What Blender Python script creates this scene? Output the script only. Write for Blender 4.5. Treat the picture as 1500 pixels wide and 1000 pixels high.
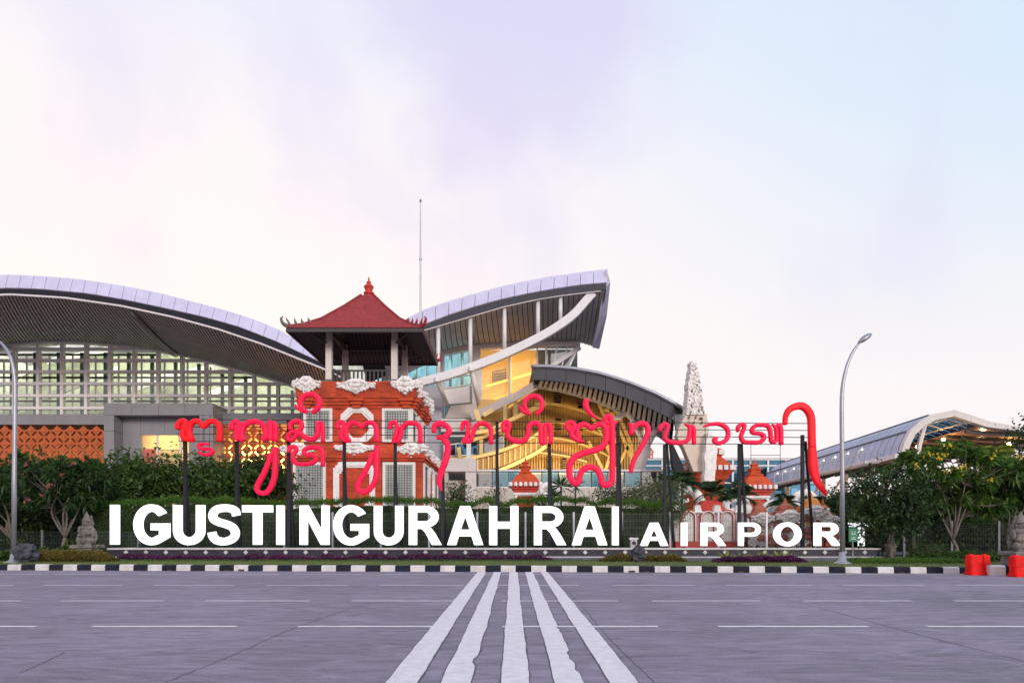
import bpy, math, random
import numpy as np
from mathutils import Vector, Matrix, noise
from mathutils.geometry import tessellate_polygon
for o in list(bpy.data.objects): bpy.data.objects.remove(o)
scene = bpy.context.scene
C = scene.collection
R = math.radians
# ------------------------------------------------------------------ camera
CAMZ, F, VX, VY = 1.0, 1000.0, 752.0, 783.0
cd = bpy.data.cameras.new('camera'); cam = bpy.data.objects.new('camera', cd); C.objects.link(cam)
cam.location = (0, 0, CAMZ); cam.rotation_euler = (R(90), 0, 0)
cd.sensor_width = 36; cd.lens = 24
cd.shift_x = (750 - VX) / 1500; cd.shift_y = (VY - 500) / 1500
cd.clip_start = 0.1; cd.clip_end = 6000
scene.camera = cam
# ------------------------------------------------------------------ world
SUN_EL, SUN_AZ = 16, 156          # azimuth clockwise from +Y: low behind the camera
w = bpy.data.worlds.new('World'); scene.world = w; w.use_nodes = True
nt = w.node_tree; nt.nodes.clear()
def wn(t, **k):
    n = nt.nodes.new(t)
    for a, b in k.items(): setattr(n, a, b)
    return n
L = nt.links.new
out = wn('ShaderNodeOutputWorld'); bg = wn('ShaderNodeBackground'); bg.inputs[1].default_value = 0.1
sky = wn('ShaderNodeTexSky', sky_type='NISHITA', sun_disc=False, sun_elevation=R(SUN_EL), sun_rotation=R(SUN_AZ))
tc = wn('ShaderNodeTexCoord'); sep = wn('ShaderNodeSeparateXYZ'); L(tc.outputs['Generated'], sep.inputs[0])
asn = wn('ShaderNodeMath', operation='ARCSINE'); L(sep.outputs['Z'], asn.inputs[0])
n1 = wn('ShaderNodeTexNoise'); n1.inputs['Scale'].default_value = 1.5; n1.inputs['Detail'].default_value = 4; n1.inputs['Roughness'].default_value = 0.5
L(tc.outputs['Generated'], n1.inputs['Vector'])
# veil of thin cloud, coloured by elevation
ramp = wn('ShaderNodeValToRGB'); el = ramp.color_ramp.elements
mr = wn('ShaderNodeMapRange'); mr.inputs[1].default_value = 0; mr.inputs[2].default_value = R(60)
add = wn('ShaderNodeMath', operation='MULTIPLY_ADD'); add.inputs[1].default_value = 0.10; L(n1.outputs[0], add.inputs[0]); L(asn.outputs[0], add.inputs[2])
L(add.outputs[0], mr.inputs[0]); L(mr.outputs[0], ramp.inputs[0])
el[0].position = 0.0; el[0].color = (0.93, 0.82, 0.87, 1)
el[1].position = 1.0; el[1].color = (0.55, 0.64, 0.84, 1)
for p, c in ((0.14, (0.97, 0.865, 0.87)), (0.32, (1.0, 0.905, 0.85)), (0.52, (0.96, 0.885, 0.885)), (0.72, (0.74, 0.79, 0.92))):
    e = el.new(p); e.color = (*c, 1)
# towards +X the veil thins to pale blue
mrx = wn('ShaderNodeMapRange'); mrx.inputs[1].default_value = -0.05; mrx.inputs[2].default_value = 0.6; mrx.inputs[4].default_value = 0.9
L(sep.outputs['X'], mrx.inputs[0])
mrz = wn('ShaderNodeMapRange'); mrz.inputs[1].default_value = 0.10; mrz.inputs[2].default_value = 0.5; L(sep.outputs['Z'], mrz.inputs[0])
mxz = wn('ShaderNodeMath', operation='MULTIPLY'); L(mrx.outputs[0], mxz.inputs[0]); L(mrz.outputs[0], mxz.inputs[1])
mixb = wn('ShaderNodeMix', data_type='RGBA'); L(mxz.outputs[0], mixb.inputs[0]); L(ramp.outputs[0], mixb.inputs[6]); mixb.inputs[7].default_value = (0.58, 0.75, 0.92, 1)
# soft lavender cloud banks
n2 = wn('ShaderNodeTexNoise'); n2.inputs['Scale'].default_value = 3.1; n2.inputs['Detail'].default_value = 5; n2.inputs['Roughness'].default_value = 0.52
mp = wn('ShaderNodeMapping'); mp.inputs['Location'].default_value = (0.32, 0.2, 1.35); mp.inputs['Scale'].default_value = (1.25, 1, 0.8); L(tc.outputs['Generated'], mp.inputs[0]); L(mp.outputs[0], n2.inputs['Vector'])
r2 = wn('ShaderNodeMapRange', interpolation_type='SMOOTHSTEP'); r2.inputs[1].default_value = 0.46; r2.inputs[2].default_value = 0.68; r2.inputs[4].default_value = 0.38; L(n2.outputs[0], r2.inputs[0])
r3 = wn('ShaderNodeMapRange', interpolation_type='SMOOTHSTEP'); r3.inputs[1].default_value = 0.16; r3.inputs[2].default_value = 0.42; L(sep.outputs['Z'], r3.inputs[0])
mc = wn('ShaderNodeMath', operation='MULTIPLY'); L(r2.outputs[0], mc.inputs[0]); L(r3.outputs[0], mc.inputs[1])
# one larger bank straight ahead, high up
dt = wn('ShaderNodeVectorMath', operation='DISTANCE'); L(tc.outputs['Generated'], dt.inputs[0]); dt.inputs[1].default_value = (-0.03, 0.78, 0.60)
n3 = wn('ShaderNodeTexNoise'); n3.inputs['Scale'].default_value = 4.0; n3.inputs['Detail'].default_value = 5; L(tc.outputs['Generated'], n3.inputs['Vector'])
ad3 = wn('ShaderNodeMath', operation='MULTIPLY_ADD'); L(n3.outputs[0], ad3.inputs[0]); ad3.inputs[1].default_value = 0.5; L(dt.outputs['Value'], ad3.inputs[2])
r4 = wn('ShaderNodeMapRange', interpolation_type='SMOOTHSTEP'); r4.inputs[1].default_value = 0.52; r4.inputs[2].default_value = 0.34; r4.inputs[3].default_value = 0; r4.inputs[4].default_value = 0.72; L(ad3.outputs[0], r4.inputs[0])
mx2 = wn('ShaderNodeMath', operation='MAXIMUM'); L(mc.outputs[0], mx2.inputs[0]); L(r4.outputs[0], mx2.inputs[1])
mixc = wn('ShaderNodeMix', data_type='RGBA'); L(mx2.outputs[0], mixc.inputs[0]); L(mixb.outputs[2], mixc.inputs[6]); mixc.inputs[7].default_value = (0.67, 0.625, 0.865, 1)
sc = wn('ShaderNodeVectorMath', operation='SCALE'); L(mixc.outputs[2], sc.inputs[0]); sc.inputs['Scale'].default_value = 9.7
mixn = wn('ShaderNodeMix', data_type='RGBA'); mixn.inputs[0].default_value = 0.95; L(sky.outputs[0], mixn.inputs[6]); L(sc.outputs[0], mixn.inputs[7])
L(mixn.outputs[2], bg.inputs[0]); L(bg.outputs[0], out.inputs[0])
# ------------------------------------------------------------------ sun (veiled)
sd = bpy.data.lights.new('sun', 'SUN'); sd.energy = 1.5; sd.angle = R(14); sd.color = (1.0, 0.93, 0.88)
so = bpy.data.objects.new('sun', sd); C.objects.link(so)
az, e_ = R(SUN_AZ), R(SUN_EL)
so.rotation_euler = Vector((-math.sin(az) * math.cos(e_), -math.cos(az) * math.cos(e_), -math.sin(e_))).to_track_quat('-Z', 'Y').to_euler()
so.location = (20, -30, 40)
vs = scene.view_settings; vs.view_transform = 'Standard'; vs.look = 'None'; vs.exposure = 0.2; vs.gamma = 1.0; vs.use_curve_mapping = False
scene.render.engine = 'CYCLES'
scene.cycles.max_bounces = 6; scene.cycles.transparent_max_bounces = 12; scene.cycles.caustics_reflective = False; scene.cycles.caustics_refractive = False

# ------------------------------------------------------------------ helpers
def at(px, py, Y): return Vector(((px - VX) / F * Y, Y, CAMZ + (VY - py) / F * Y))
def gx(px, Y): return (px - VX) / F * Y
def gz(py, Y): return CAMZ + (VY - py) / F * Y
def gnd(px, py, z=0.0):
    Y = (CAMZ - z) * F / (py - VY); return Vector((gx(px, Y), Y, z))
def wloc(o):
    v = Vector((0, 0, 0))
    while o is not None: v += o.location; o = o.parent
    return v
def lerp(a, b, t): return a + (b - a) * t
def interp(tab, x):
    for (x0, y0), (x1, y1) in zip(tab, tab[1:]):
        if x <= x1: return lerp(y0, y1, (x - x0) / (x1 - x0))
    (x0, y0), (x1, y1) = tab[-2:]
    return lerp(y0, y1, (x - x0) / (x1 - x0))
def spline(pts, n=8):
    P = [Vector(p) for p in pts]
    if len(P) < 3: return [P[0].lerp(P[-1], i / n) for i in range(n + 1)]
    Q = [P[0] * 2 - P[1]] + P + [P[-1] * 2 - P[-2]]; res = []
    for i in range(1, len(Q) - 2):
        a, b, c, d = Q[i-1:i+3]
        for k in range(n):
            t = k / n
            res.append(0.5 * ((2*b) + (c-a)*t + (2*a-5*b+4*c-d)*t*t + (-a+3*b-3*c+d)*t**3))
    res.append(P[-1].copy()); return res

class MB:
    def __init__(s): s.v = []; s.f = []
    def add(s, vs_, fs):
        n = len(s.v); s.v += [tuple(v) for v in vs_]; s.f += [tuple(i + n for i in f) for f in fs]; return s
    def box(s, c, d, rz=0.0):
        x, y, z = (k / 2 for k in d); vs_ = [Vector((i*x, j*y, k*z)) for k in (-1, 1) for i, j in ((-1,-1),(1,-1),(1,1),(-1,1))]
        if rz: m = Matrix.Rotation(rz, 3, 'Z'); vs_ = [m @ v for v in vs_]
        c = Vector(c)
        return s.add([v + c for v in vs_], [(3,2,1,0),(4,5,6,7),(0,1,5,4),(1,2,6,5),(2,3,7,6),(3,0,4,7)])
    def bx(s, x0, x1, y0, y1, z0, z1): return s.box(((x0+x1)/2, (y0+y1)/2, (z0+z1)/2), (abs(x1-x0), abs(y1-y0), abs(z1-z0)))
    def beam(s, p, q, w_, h=None, up=(0, 0, 1)):
        h = h or w_; p, q = Vector(p), Vector(q); d = (q - p).normalized(); u = Vector(up)
        if abs(d.dot(u)) > 0.98: u = Vector((0, 1, 0))
        a = d.cross(u).normalized() * (w_ / 2); b = a.cross(d).normalized() * (h / 2)
        return s.add([e + i*a + j*b for e in (p, q) for i, j in ((-1,-1),(1,-1),(1,1),(-1,1))], [(0,1,2,3),(7,6,5,4),(4,5,1,0),(5,6,2,1),(6,7,3,2),(7,4,0,3)])
    def rings(s, rs, cap=True, closed=True):
        n = len(rs[0]); vs_ = [v for r in rs for v in r]; fs = []
        for i in range(len(rs) - 1):
            for j in range(n if closed else n - 1):
                k = (j + 1) % n; fs.append((i*n+j, i*n+k, (i+1)*n+k, (i+1)*n+j))
        if cap and closed: fs += [tuple(range(n))[::-1], tuple((len(rs)-1)*n + j for j in range(n))]
        return s.add(vs_, fs)
    def tube(s, path, r, seg=8):
        P = [Vector(p) for p in path]; rs = []
        rad = r if isinstance(r, (list, tuple)) else [r] * len(P)
        prev = None
        for i, p in enumerate(P):
            d = (P[min(i+1, len(P)-1)] - P[max(i-1, 0)]).normalized()
            if prev is None: u = d.orthogonal().normalized()
            else: u = (prev - d * prev.dot(d)); u = u.normalized() if u.length > 1e-6 else d.orthogonal().normalized()
            prev = u; v = d.cross(u)
            rs.append([p + rad[i] * (u * math.cos(2*math.pi*k/seg) + v * math.sin(2*math.pi*k/seg)) for k in range(seg)])
        return s.rings(rs)
    def lathe(s, prof, c=(0, 0, 0), seg=16, square=False, cap=True):
        c = Vector(c); rs = []
        for r, z in prof:
            if square: rs.append([c + Vector((i*r, j*r, z)) for i, j in ((-1,-1),(1,-1),(1,1),(-1,1))])
            else: rs.append([c + Vector((r*math.cos(2*math.pi*k/seg), r*math.sin(2*math.pi*k/seg), z)) for k in range(seg)])
        return s.rings(rs, cap)
    def prism(s, loops, ext):
        """loops: list of closed 3D loops (first outer, others holes); solid swept by ext."""
        ext = Vector(ext); loops = [[Vector(p) for p in l] for l in loops]; flat = [p for l in loops for p in l]
        tri = tessellate_polygon(loops); n = len(flat)
        fs = [tuple(t) for t in tri] + [tuple(i + n for i in t)[::-1] for t in tri]; k = 0
        for l in loops:
            m = len(l); fs += [(k+j, k+(j+1) % m, n+k+(j+1) % m, n+k+j) for j in range(m)]; k += m
        return s.add(flat + [p + ext for p in flat], fs)
    def build(s, name, mat_, parent=None, smooth=False, loc=None, recalc=True):
        base = wloc(parent) if parent else Vector(loc) if loc is not None else Vector((0, 0, 0))
        me = bpy.data.meshes.new(name)
        me.from_pydata([(v[0]-base.x, v[1]-base.y, v[2]-base.z) for v in s.v], [], s.f)
        if recalc:
            import bmesh
            bm = bmesh.new(); bm.from_mesh(me); bmesh.ops.recalc_face_normals(bm, faces=bm.faces); bm.to_mesh(me); bm.free()
        if smooth: me.polygons.foreach_set('use_smooth', [True] * len(me.polygons))
        for m in (mat_ if isinstance(mat_, (list, tuple)) else [mat_]): me.materials.append(m)
        o = bpy.data.objects.new(name, me); C.objects.link(o)
        if parent: o.parent = parent
        elif loc is not None: o.location = base
        return o
def tag(o, label=None, cat=None, group=None, kind=None):
    for k, v in (('label', label), ('category', cat), ('group', group), ('kind', kind)):
        if v: o[k] = v
    return o
def thing(name, label, cat, loc, group=None):
    o = bpy.data.objects.new(name, None); C.objects.link(o); o.location = loc; o.empty_display_size = 0.3
    return tag(o, label, cat, group)
def inst(name, mesh, parent, loc, rot=(0, 0, 0), scale=(1, 1, 1)):
    o = bpy.data.objects.new(name, mesh); C.objects.link(o); o.parent = parent
    o.location = Vector(loc) - wloc(parent); o.rotation_euler = rot; o.scale = scale; return o
def pmesh(mb, name, mat_, smooth=False):
    o = mb.build(name, mat_, smooth=smooth); me = o.data; bpy.data.objects.remove(o); return me

def mat(name, col, rough=0.6, metal=0.0, var=0.12, scale=3.0, bump=0.0, bscale=40.0, emit=None, estr=0.0, spec=0.5, dirt=0.0, island=0.0):
    m = bpy.data.materials.new(name); m.use_nodes = True; t = m.node_tree; b = t.nodes['Principled BSDF']; ln = t.links.new
    b.inputs['Roughness'].default_value = rough; b.inputs['Metallic'].default_value = metal; b.inputs['Specular IOR Level'].default_value = spec
    g = t.nodes.new('ShaderNodeNewGeometry')
    n = t.nodes.new('ShaderNodeTexNoise'); n.inputs['Scale'].default_value = scale; n.inputs['Detail'].default_value = 6; n.inputs['Roughness'].default_value = 0.6
    ln(g.outputs['Position'], n.inputs['Vector'])
    r = t.nodes.new('ShaderNodeMapRange'); r.inputs[1].default_value = 0.3; r.inputs[2].default_value = 0.7; r.inputs[3].default_value = 1 - var; r.inputs[4].default_value = 1 + var
    ln(n.outputs[0], r.inputs[0]); fac = r.outputs[0]
    if island:
        ri = t.nodes.new('ShaderNodeMapRange'); ri.inputs[3].default_value = 1 - island; ri.inputs[4].default_value = 1 + island; ln(g.outputs['Random Per Island'], ri.inputs[0])
        mu = t.nodes.new('ShaderNodeMath'); mu.operation = 'MULTIPLY'; ln(fac, mu.inputs[0]); ln(ri.outputs[0], mu.inputs[1]); fac = mu.outputs[0]
    vm = t.nodes.new('ShaderNodeVectorMath'); vm.operation = 'SCALE'; vm.inputs[0].default_value = col[:3]; ln(fac, vm.inputs['Scale'])
    colout = vm.outputs[0]
    if dirt:
        mp_ = t.nodes.new('ShaderNodeMapping'); mp_.inputs['Scale'].default_value = (2.2, 2.2, 0.22); ln(g.outputs['Position'], mp_.inputs[0])
        n5 = t.nodes.new('ShaderNodeTexNoise'); n5.inputs['Scale'].default_value = 1.0; n5.inputs['Detail'].default_value = 7; ln(mp_.outputs[0], n5.inputs['Vector'])
        r5 = t.nodes.new('ShaderNodeMapRange'); r5.inputs[1].default_value = 0.48; r5.inputs[2].default_value = 0.72; r5.inputs[4].default_value = dirt; ln(n5.outputs[0], r5.inputs[0])
        mx = t.nodes.new('ShaderNodeMix'); mx.data_type = 'RGBA'; ln(r5.outputs[0], mx.inputs[0]); ln(colout, mx.inputs[6]); mx.inputs[7].default_value = (col[0]*.35, col[1]*.33, col[2]*.3, 1); colout = mx.outputs[2]
    ln(colout, b.inputs['Base Color'])
    if bump:
        n2_ = t.nodes.new('ShaderNodeTexNoise'); n2_.inputs['Scale'].default_value = bscale; n2_.inputs['Detail'].default_value = 5; ln(g.outputs['Position'], n2_.inputs['Vector'])
        bp = t.nodes.new('ShaderNodeBump'); bp.inputs['Strength'].default_value = bump; bp.inputs['Distance'].default_value = 0.05; ln(n2_.outputs[0], bp.inputs['Height']); ln(bp.outputs[0], b.inputs['Normal'])
    if emit: b.inputs['Emission Color'].default_value = (*emit, 1); b.inputs['Emission Strength'].default_value = estr
    return m
def leafmat(name, c1, c2, trans=0.3, rough=0.45):
    m = bpy.data.materials.new(name); m.use_nodes = True; t = m.node_tree; ln = t.links.new; b = t.nodes['Principled BSDF']; o = t.nodes['Material Output']
    b.inputs['Roughness'].default_value = rough; b.inputs['Specular IOR Level'].default_value = 0.35
    g = t.nodes.new('ShaderNodeNewGeometry'); n = t.nodes.new('ShaderNodeTexNoise'); n.inputs['Scale'].default_value = 1.3; n.inputs['Detail'].default_value = 3; ln(g.outputs['Position'], n.inputs['Vector'])
    a = t.nodes.new('ShaderNodeMath'); a.operation = 'MULTIPLY_ADD'; ln(g.outputs['Random Per Island'], a.inputs[0]); a.inputs[1].default_value = 0.75
    s_ = t.nodes.new('ShaderNodeMath'); s_.operation = 'MULTIPLY_ADD'; ln(n.outputs[0], s_.inputs[0]); s_.inputs[1].default_value = 1.1; s_.inputs[2].default_value = -0.42; ln(s_.outputs[0], a.inputs[2])
    x = t.nodes.new('ShaderNodeMix'); x.data_type = 'RGBA'; x.inputs[6].default_value = (*c1, 1); x.inputs[7].default_value = (*c2, 1); x.clamp_factor = True; ln(a.outputs[0], x.inputs[0])
    ln(x.outputs[2], b.inputs['Base Color'])
    tr = t.nodes.new('ShaderNodeBsdfTranslucent'); ln(x.outputs[2], tr.inputs[0]); ms = t.nodes.new('ShaderNodeMixShader'); ms.inputs[0].default_value = trans
    ln(b.outputs[0], ms.inputs[1]); ln(tr.outputs[0], ms.inputs[2]); ln(ms.outputs[0], o.inputs[0]); return m
def glassmat(name, tint, refl=0.25, rough=0.03, gcol=(1, 1, 1)):
    m = bpy.data.materials.new(name); m.use_nodes = True; t = m.node_tree; ln = t.links.new; t.nodes.remove(t.nodes['Principled BSDF']); o = t.nodes['Material Output']
    tr = t.nodes.new('ShaderNodeBsdfTransparent'); tr.inputs[0].default_value = (*tint, 1); gl = t.nodes.new('ShaderNodeBsdfGlossy'); gl.inputs['Roughness'].default_value = rough; gl.inputs[0].default_value = (*gcol, 1)
    lw = t.nodes.new('ShaderNodeFresnel'); lw.inputs[0].default_value = 1.5; mr_ = t.nodes.new('ShaderNodeMapRange'); mr_.inputs[1].default_value = 0.04; mr_.inputs[2].default_value = 1; mr_.inputs[3].default_value = refl; mr_.inputs[4].default_value = 1; ln(lw.outputs[0], mr_.inputs[0])
    ms = t.nodes.new('ShaderNodeMixShader'); ln(mr_.outputs[0], ms.inputs[0]); ln(tr.outputs[0], ms.inputs[1]); ln(gl.outputs[0], ms.inputs[2]); ln(ms.outputs[0], o.inputs[0]); return m
def brickmat(name, c1, c2, mortar, sx=4.0):
    m = bpy.data.materials.new(name); m.use_nodes = True; t = m.node_tree; ln = t.links.new; b = t.nodes['Principled BSDF']; b.inputs['Roughness'].default_value = 0.85
    g = t.nodes.new('ShaderNodeNewGeometry'); sp = t.nodes.new('ShaderNodeSeparateXYZ'); ln(g.outputs['Position'], sp.inputs[0])
    a = t.nodes.new('ShaderNodeMath'); a.operation = 'ADD'; ln(sp.outputs[0], a.inputs[0]); ln(sp.outputs[1], a.inputs[1])
    cb = t.nodes.new('ShaderNodeCombineXYZ'); ln(a.outputs[0], cb.inputs[0]); ln(sp.outputs[2], cb.inputs[1])
    br = t.nodes.new('ShaderNodeTexBrick'); br.inputs['Scale'].default_value = sx; br.inputs['Color1'].default_value = (*c1, 1); br.inputs['Color2'].default_value = (*c2, 1); br.inputs['Mortar'].default_value = (*mortar, 1)
    br.inputs['Mortar Size'].default_value = 0.012; br.inputs['Row Height'].default_value = 0.3; br.inputs['Brick Width'].default_value = 1.0; ln(cb.outputs[0], br.inputs['Vector'])
    n = t.nodes.new('ShaderNodeTexNoise'); n.inputs['Scale'].default_value = 1.2; n.inputs['Detail'].default_value = 7; ln(g.outputs['Position'], n.inputs['Vector'])
    r = t.nodes.new('ShaderNodeMapRange'); r.inputs[1].default_value = 0.3; r.inputs[2].default_value = 0.7; r.inputs[3].default_value = 0.6; r.inputs[4].default_value = 1.25; ln(n.outputs[0], r.inputs[0])
    v = t.nodes.new('ShaderNodeVectorMath'); v.operation = 'SCALE'; ln(br.outputs[0], v.inputs[0]); ln(r.outputs[0], v.inputs['Scale']); ln(v.outputs[0], b.inputs['Base Color'])
    bp = t.nodes.new('ShaderNodeBump'); bp.inputs['Strength'].default_value = 0.4; bp.inputs['Distance'].default_value = 0.02; bp.invert = True; ln(br.outputs['Fac'], bp.inputs['Height']); ln(bp.outputs[0], b.inputs['Normal']); return m

M = {}
M['white_metal'] = mat('white_metal', (0.74, 0.71, 0.72), 0.4, var=0.06, dirt=0.12)
M['cream_metal'] = mat('cream_metal', (0.84, 0.78, 0.77), 0.45, var=0.06, dirt=0.1)
M['fascia'] = mat('fascia', (0.60, 0.57, 0.74), 0.45, 0.1, var=0.08, scale=0.6, dirt=0.10)
M['dark_band'] = mat('dark_band', (0.022, 0.022, 0.03), 0.7, spec=0.2, var=0.15)
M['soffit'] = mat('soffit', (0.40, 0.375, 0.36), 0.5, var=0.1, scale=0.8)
M['wall_grey'] = mat('wall_grey', (0.42, 0.42, 0.47), 0.6, var=0.08)
M['reflect_cyan'] = mat('reflect_cyan', (0.36, 0.66, 0.76), 0.7, var=0.3, scale=0.6)  # sky reflected in the upper panes, put into a wall colour
M['backing'] = mat('backing', (0.20, 0.11, 0.05), 0.9)
M['rafter'] = mat('rafter', (0.13, 0.115, 0.12), 0.7)
M['post_grey'] = mat('post_grey', (0.17, 0.17, 0.18), 0.6, 0.2)
M['band_grey'] = mat('band_grey', (0.055, 0.055, 0.07), 0.6, spec=0.25)
M['brick_old'] = mat('brick_old', (0.42, 0.12, 0.07), 0.9, var=0.3, scale=4, bump=0.4, dirt=0.35)
M['stone_pink'] = mat('stone_pink', (0.58, 0.44, 0.41), 0.9, var=0.25, scale=4, bump=0.5, dirt=0.3)
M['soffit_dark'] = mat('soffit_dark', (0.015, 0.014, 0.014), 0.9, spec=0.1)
M['grey_clad'] = mat('grey_clad', (0.27, 0.26, 0.28), 0.45, 0.15, var=0.08, scale=0.7, dirt=0.1)
M['dark_clad'] = mat('dark_clad', (0.15, 0.15, 0.165), 0.4, 0.2, var=0.1, scale=0.6)
M['beige'] = mat('beige', (0.60, 0.53, 0.47), 0.75, var=0.08, scale=0.8, dirt=0.2)
M['terra'] = mat('terra', (0.54, 0.125, 0.04), 0.8, var=0.2, scale=2, bump=0.25)
M['brick'] = brickmat('brick', (0.60, 0.072, 0.020), (0.46, 0.045, 0.014), (0.50, 0.13, 0.07), 2.4)
M['brick_plain'] = mat('brick_plain', (0.58, 0.075, 0.020), 0.85, var=0.2, scale=2.5, bump=0.3, dirt=0.25)
M['stone_white'] = mat('stone_white', (0.84, 0.79, 0.76), 0.85, var=0.12, scale=5, bump=0.4, bscale=14, dirt=0.15)
M['stone_grey'] = mat('stone_grey', (0.20, 0.175, 0.16), 0.9, var=0.35, scale=7, bump=0.8, bscale=18, dirt=0.5)
M['plaster'] = mat('plaster', (0.72, 0.66, 0.62), 0.8, var=0.07, scale=1.5, dirt=0.15)
M['roof_tile'] = mat('roof_tile', (0.30, 0.030, 0.034), 0.75, var=0.25, scale=4, dirt=0.25)
M['red_paint'] = mat('red_paint', (0.55, 0.04, 0.02), 0.6, var=0.15)
M['dark_wood'] = mat('dark_wood', (0.06, 0.048, 0.05), 0.65, var=0.25, scale=6)
M['black_steel'] = mat('black_steel', (0.016, 0.016, 0.02), 0.6, 0.0, spec=0.25)
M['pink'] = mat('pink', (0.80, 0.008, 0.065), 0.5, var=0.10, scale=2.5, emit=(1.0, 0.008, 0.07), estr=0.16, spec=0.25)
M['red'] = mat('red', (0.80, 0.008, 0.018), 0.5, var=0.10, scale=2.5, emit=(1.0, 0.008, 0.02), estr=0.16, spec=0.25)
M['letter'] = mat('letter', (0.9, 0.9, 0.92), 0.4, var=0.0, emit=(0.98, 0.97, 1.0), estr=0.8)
M['granite'] = mat('granite', (0.040, 0.038, 0.055), 0.5, spec=0.25, var=0.25, scale=5, dirt=0.2)
M['granite2'] = mat('granite2', (0.12, 0.12, 0.165), 0.6, spec=0.25, var=0.25, scale=3, dirt=0.3)
M['trim'] = mat('trim', (0.60, 0.57, 0.56), 0.6, var=0.15, scale=4, dirt=0.3)
M['galv'] = mat('galv', (0.36, 0.36, 0.40), 0.4, 0.6, var=0.1, scale=2)
M['wire_dark'] = mat('wire_dark', (0.05, 0.055, 0.055), 0.7)
M['galv_wire'] = mat('galv_wire', (0.13, 0.135, 0.14), 0.6, 0.2)
M['kerb_white'] = mat('kerb_white', (0.66, 0.63, 0.62), 0.7, var=0.12, scale=6, bump=0.2, dirt=0.4)
M['kerb_black'] = mat('kerb_black', (0.018, 0.019, 0.030), 0.8, spec=0.15, var=0.4, scale=6, bump=0.2)
M['paint'] = mat('paint', (0.72, 0.67, 0.71), 0.65, var=0.12, scale=9, bump=0.2, bscale=60)
M['soil'] = mat('soil', (0.10, 0.075, 0.055), 0.95, var=0.4, scale=5, bump=0.8)
M['grass_soil'] = mat('grass_soil', (0.075, 0.10, 0.035), 0.95, var=0.4, scale=4, bump=0.5)
M['rock'] = mat('rock', (0.06, 0.06, 0.075), 0.8, var=0.45, scale=6, bump=1.0, bscale=9)
M['bark'] = mat('bark', (0.16, 0.13, 0.11), 0.9, var=0.35, scale=8, bump=0.7, bscale=30)
M['bark_dark'] = mat('bark_dark', (0.07, 0.055, 0.05), 0.9, var=0.35, scale=8, bump=0.7, bscale=30)
M['plastic_red'] = mat('plastic_red', (0.80, 0.010, 0.008), 0.6, spec=0.2, var=0.15, scale=5, dirt=0.25)
M['gold'] = mat('gold', (0.66, 0.40, 0.12), 0.5, var=0.08, scale=1.2)
M['gold_steel'] = mat('gold_steel', (0.78, 0.56, 0.22), 0.45, var=0.06)
M['interior'] = mat('interior', (0.62, 0.66, 0.52), 0.8, var=0.4, scale=0.5)
M['interior_warm'] = mat('interior_warm', (0.75, 0.55, 0.25), 0.8, var=0.2, scale=0.8)
M['interior_dark'] = mat('interior_dark', (0.05, 0.065, 0.07), 0.6, var=0.4, scale=1.5)
M['teal'] = mat('teal', (0.10, 0.17, 0.16), 0.5)
M['window_white'] = mat('window_white', (0.74, 0.70, 0.66), 0.6, var=0.06)
M['glass'] = glassmat('glass', (0.93, 0.97, 0.93), 0.10)
M['glass_blue'] = glassmat('glass_blue', (0.22, 0.50, 0.68), 0.42, 0.02, (0.17, 0.42, 0.62))
M['glass_sky'] = glassmat('glass_sky', (0.30, 0.55, 0.65), 0.5, 0.05, (0.36, 0.58, 0.68))
M['bronze'] = mat('bronze', (0.36, 0.22, 0.07), 0.55, var=0.15, scale=1.5)
M['glass_win'] = glassmat('glass_win', (0.75, 0.82, 0.80), 0.30)
M['skylight'] = glassmat('skylight', (0.62, 0.82, 0.94), 0.06)
M['vault'] = mat('vault', (0.34, 0.37, 0.53), 0.4, 0.15, var=0.14, scale=0.6)
M['ceil_orange'] = mat('ceil_orange', (0.40, 0.22, 0.12), 0.7, var=0.1)
M['lamp'] = mat('lamp', (1, 0.8, 0.5), 0.5, emit=(1.0, 0.62, 0.22), estr=40)
M['lamp_white'] = mat('lamp_white', (1, 0.9, 0.8), 0.5, emit=(1.0, 0.85, 0.6), estr=5)
M['sign_green'] = mat('sign_green', (0.0, 0.19, 0.08), 0.5, var=0.1)
M['sculpt'] = mat('sculpt', (0.86, 0.81, 0.77), 0.9, var=0.18, scale=3, bump=0.5, bscale=7, dirt=0.3)
M['sculpt_smooth'] = mat('sculpt_smooth', (0.68, 0.56, 0.46), 0.75, var=0.08, scale=1.5)
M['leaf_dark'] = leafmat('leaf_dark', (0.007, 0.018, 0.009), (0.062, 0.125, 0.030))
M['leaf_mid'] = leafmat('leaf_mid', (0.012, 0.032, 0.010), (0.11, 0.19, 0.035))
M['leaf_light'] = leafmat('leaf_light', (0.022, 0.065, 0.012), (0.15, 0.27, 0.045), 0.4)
M['leaf_hedge'] = leafmat('leaf_hedge', (0.03, 0.085, 0.012), (0.15, 0.28, 0.035), 0.35)
M['leaf_olive'] = leafmat('leaf_olive', (0.05, 0.07, 0.022), (0.20, 0.24, 0.10), 0.3)
M['leaf_gold'] = leafmat('leaf_gold', (0.07, 0.065, 0.014), (0.27, 0.20, 0.04), 0.3)
M['leaf_purple'] = leafmat('leaf_purple', (0.045, 0.010, 0.045), (0.17, 0.025, 0.12), 0.25)
M['leaf_yellow'] = leafmat('leaf_yellow', (0.14, 0.17, 0.03), (0.42, 0.42, 0.12), 0.35)
M['palm'] = leafmat('palm', (0.010, 0.032, 0.014), (0.05, 0.115, 0.03), 0.2)
M['palm_yellow'] = leafmat('palm_yellow', (0.14, 0.20, 0.02), (0.38, 0.38, 0.05), 0.4)
M['grass'] = leafmat('grass', (0.07, 0.11, 0.03), (0.24, 0.28, 0.09), 0.3)
M['flower_yellow'] = mat('flower_yellow', (0.85, 0.60, 0.04), 0.6)
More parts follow.
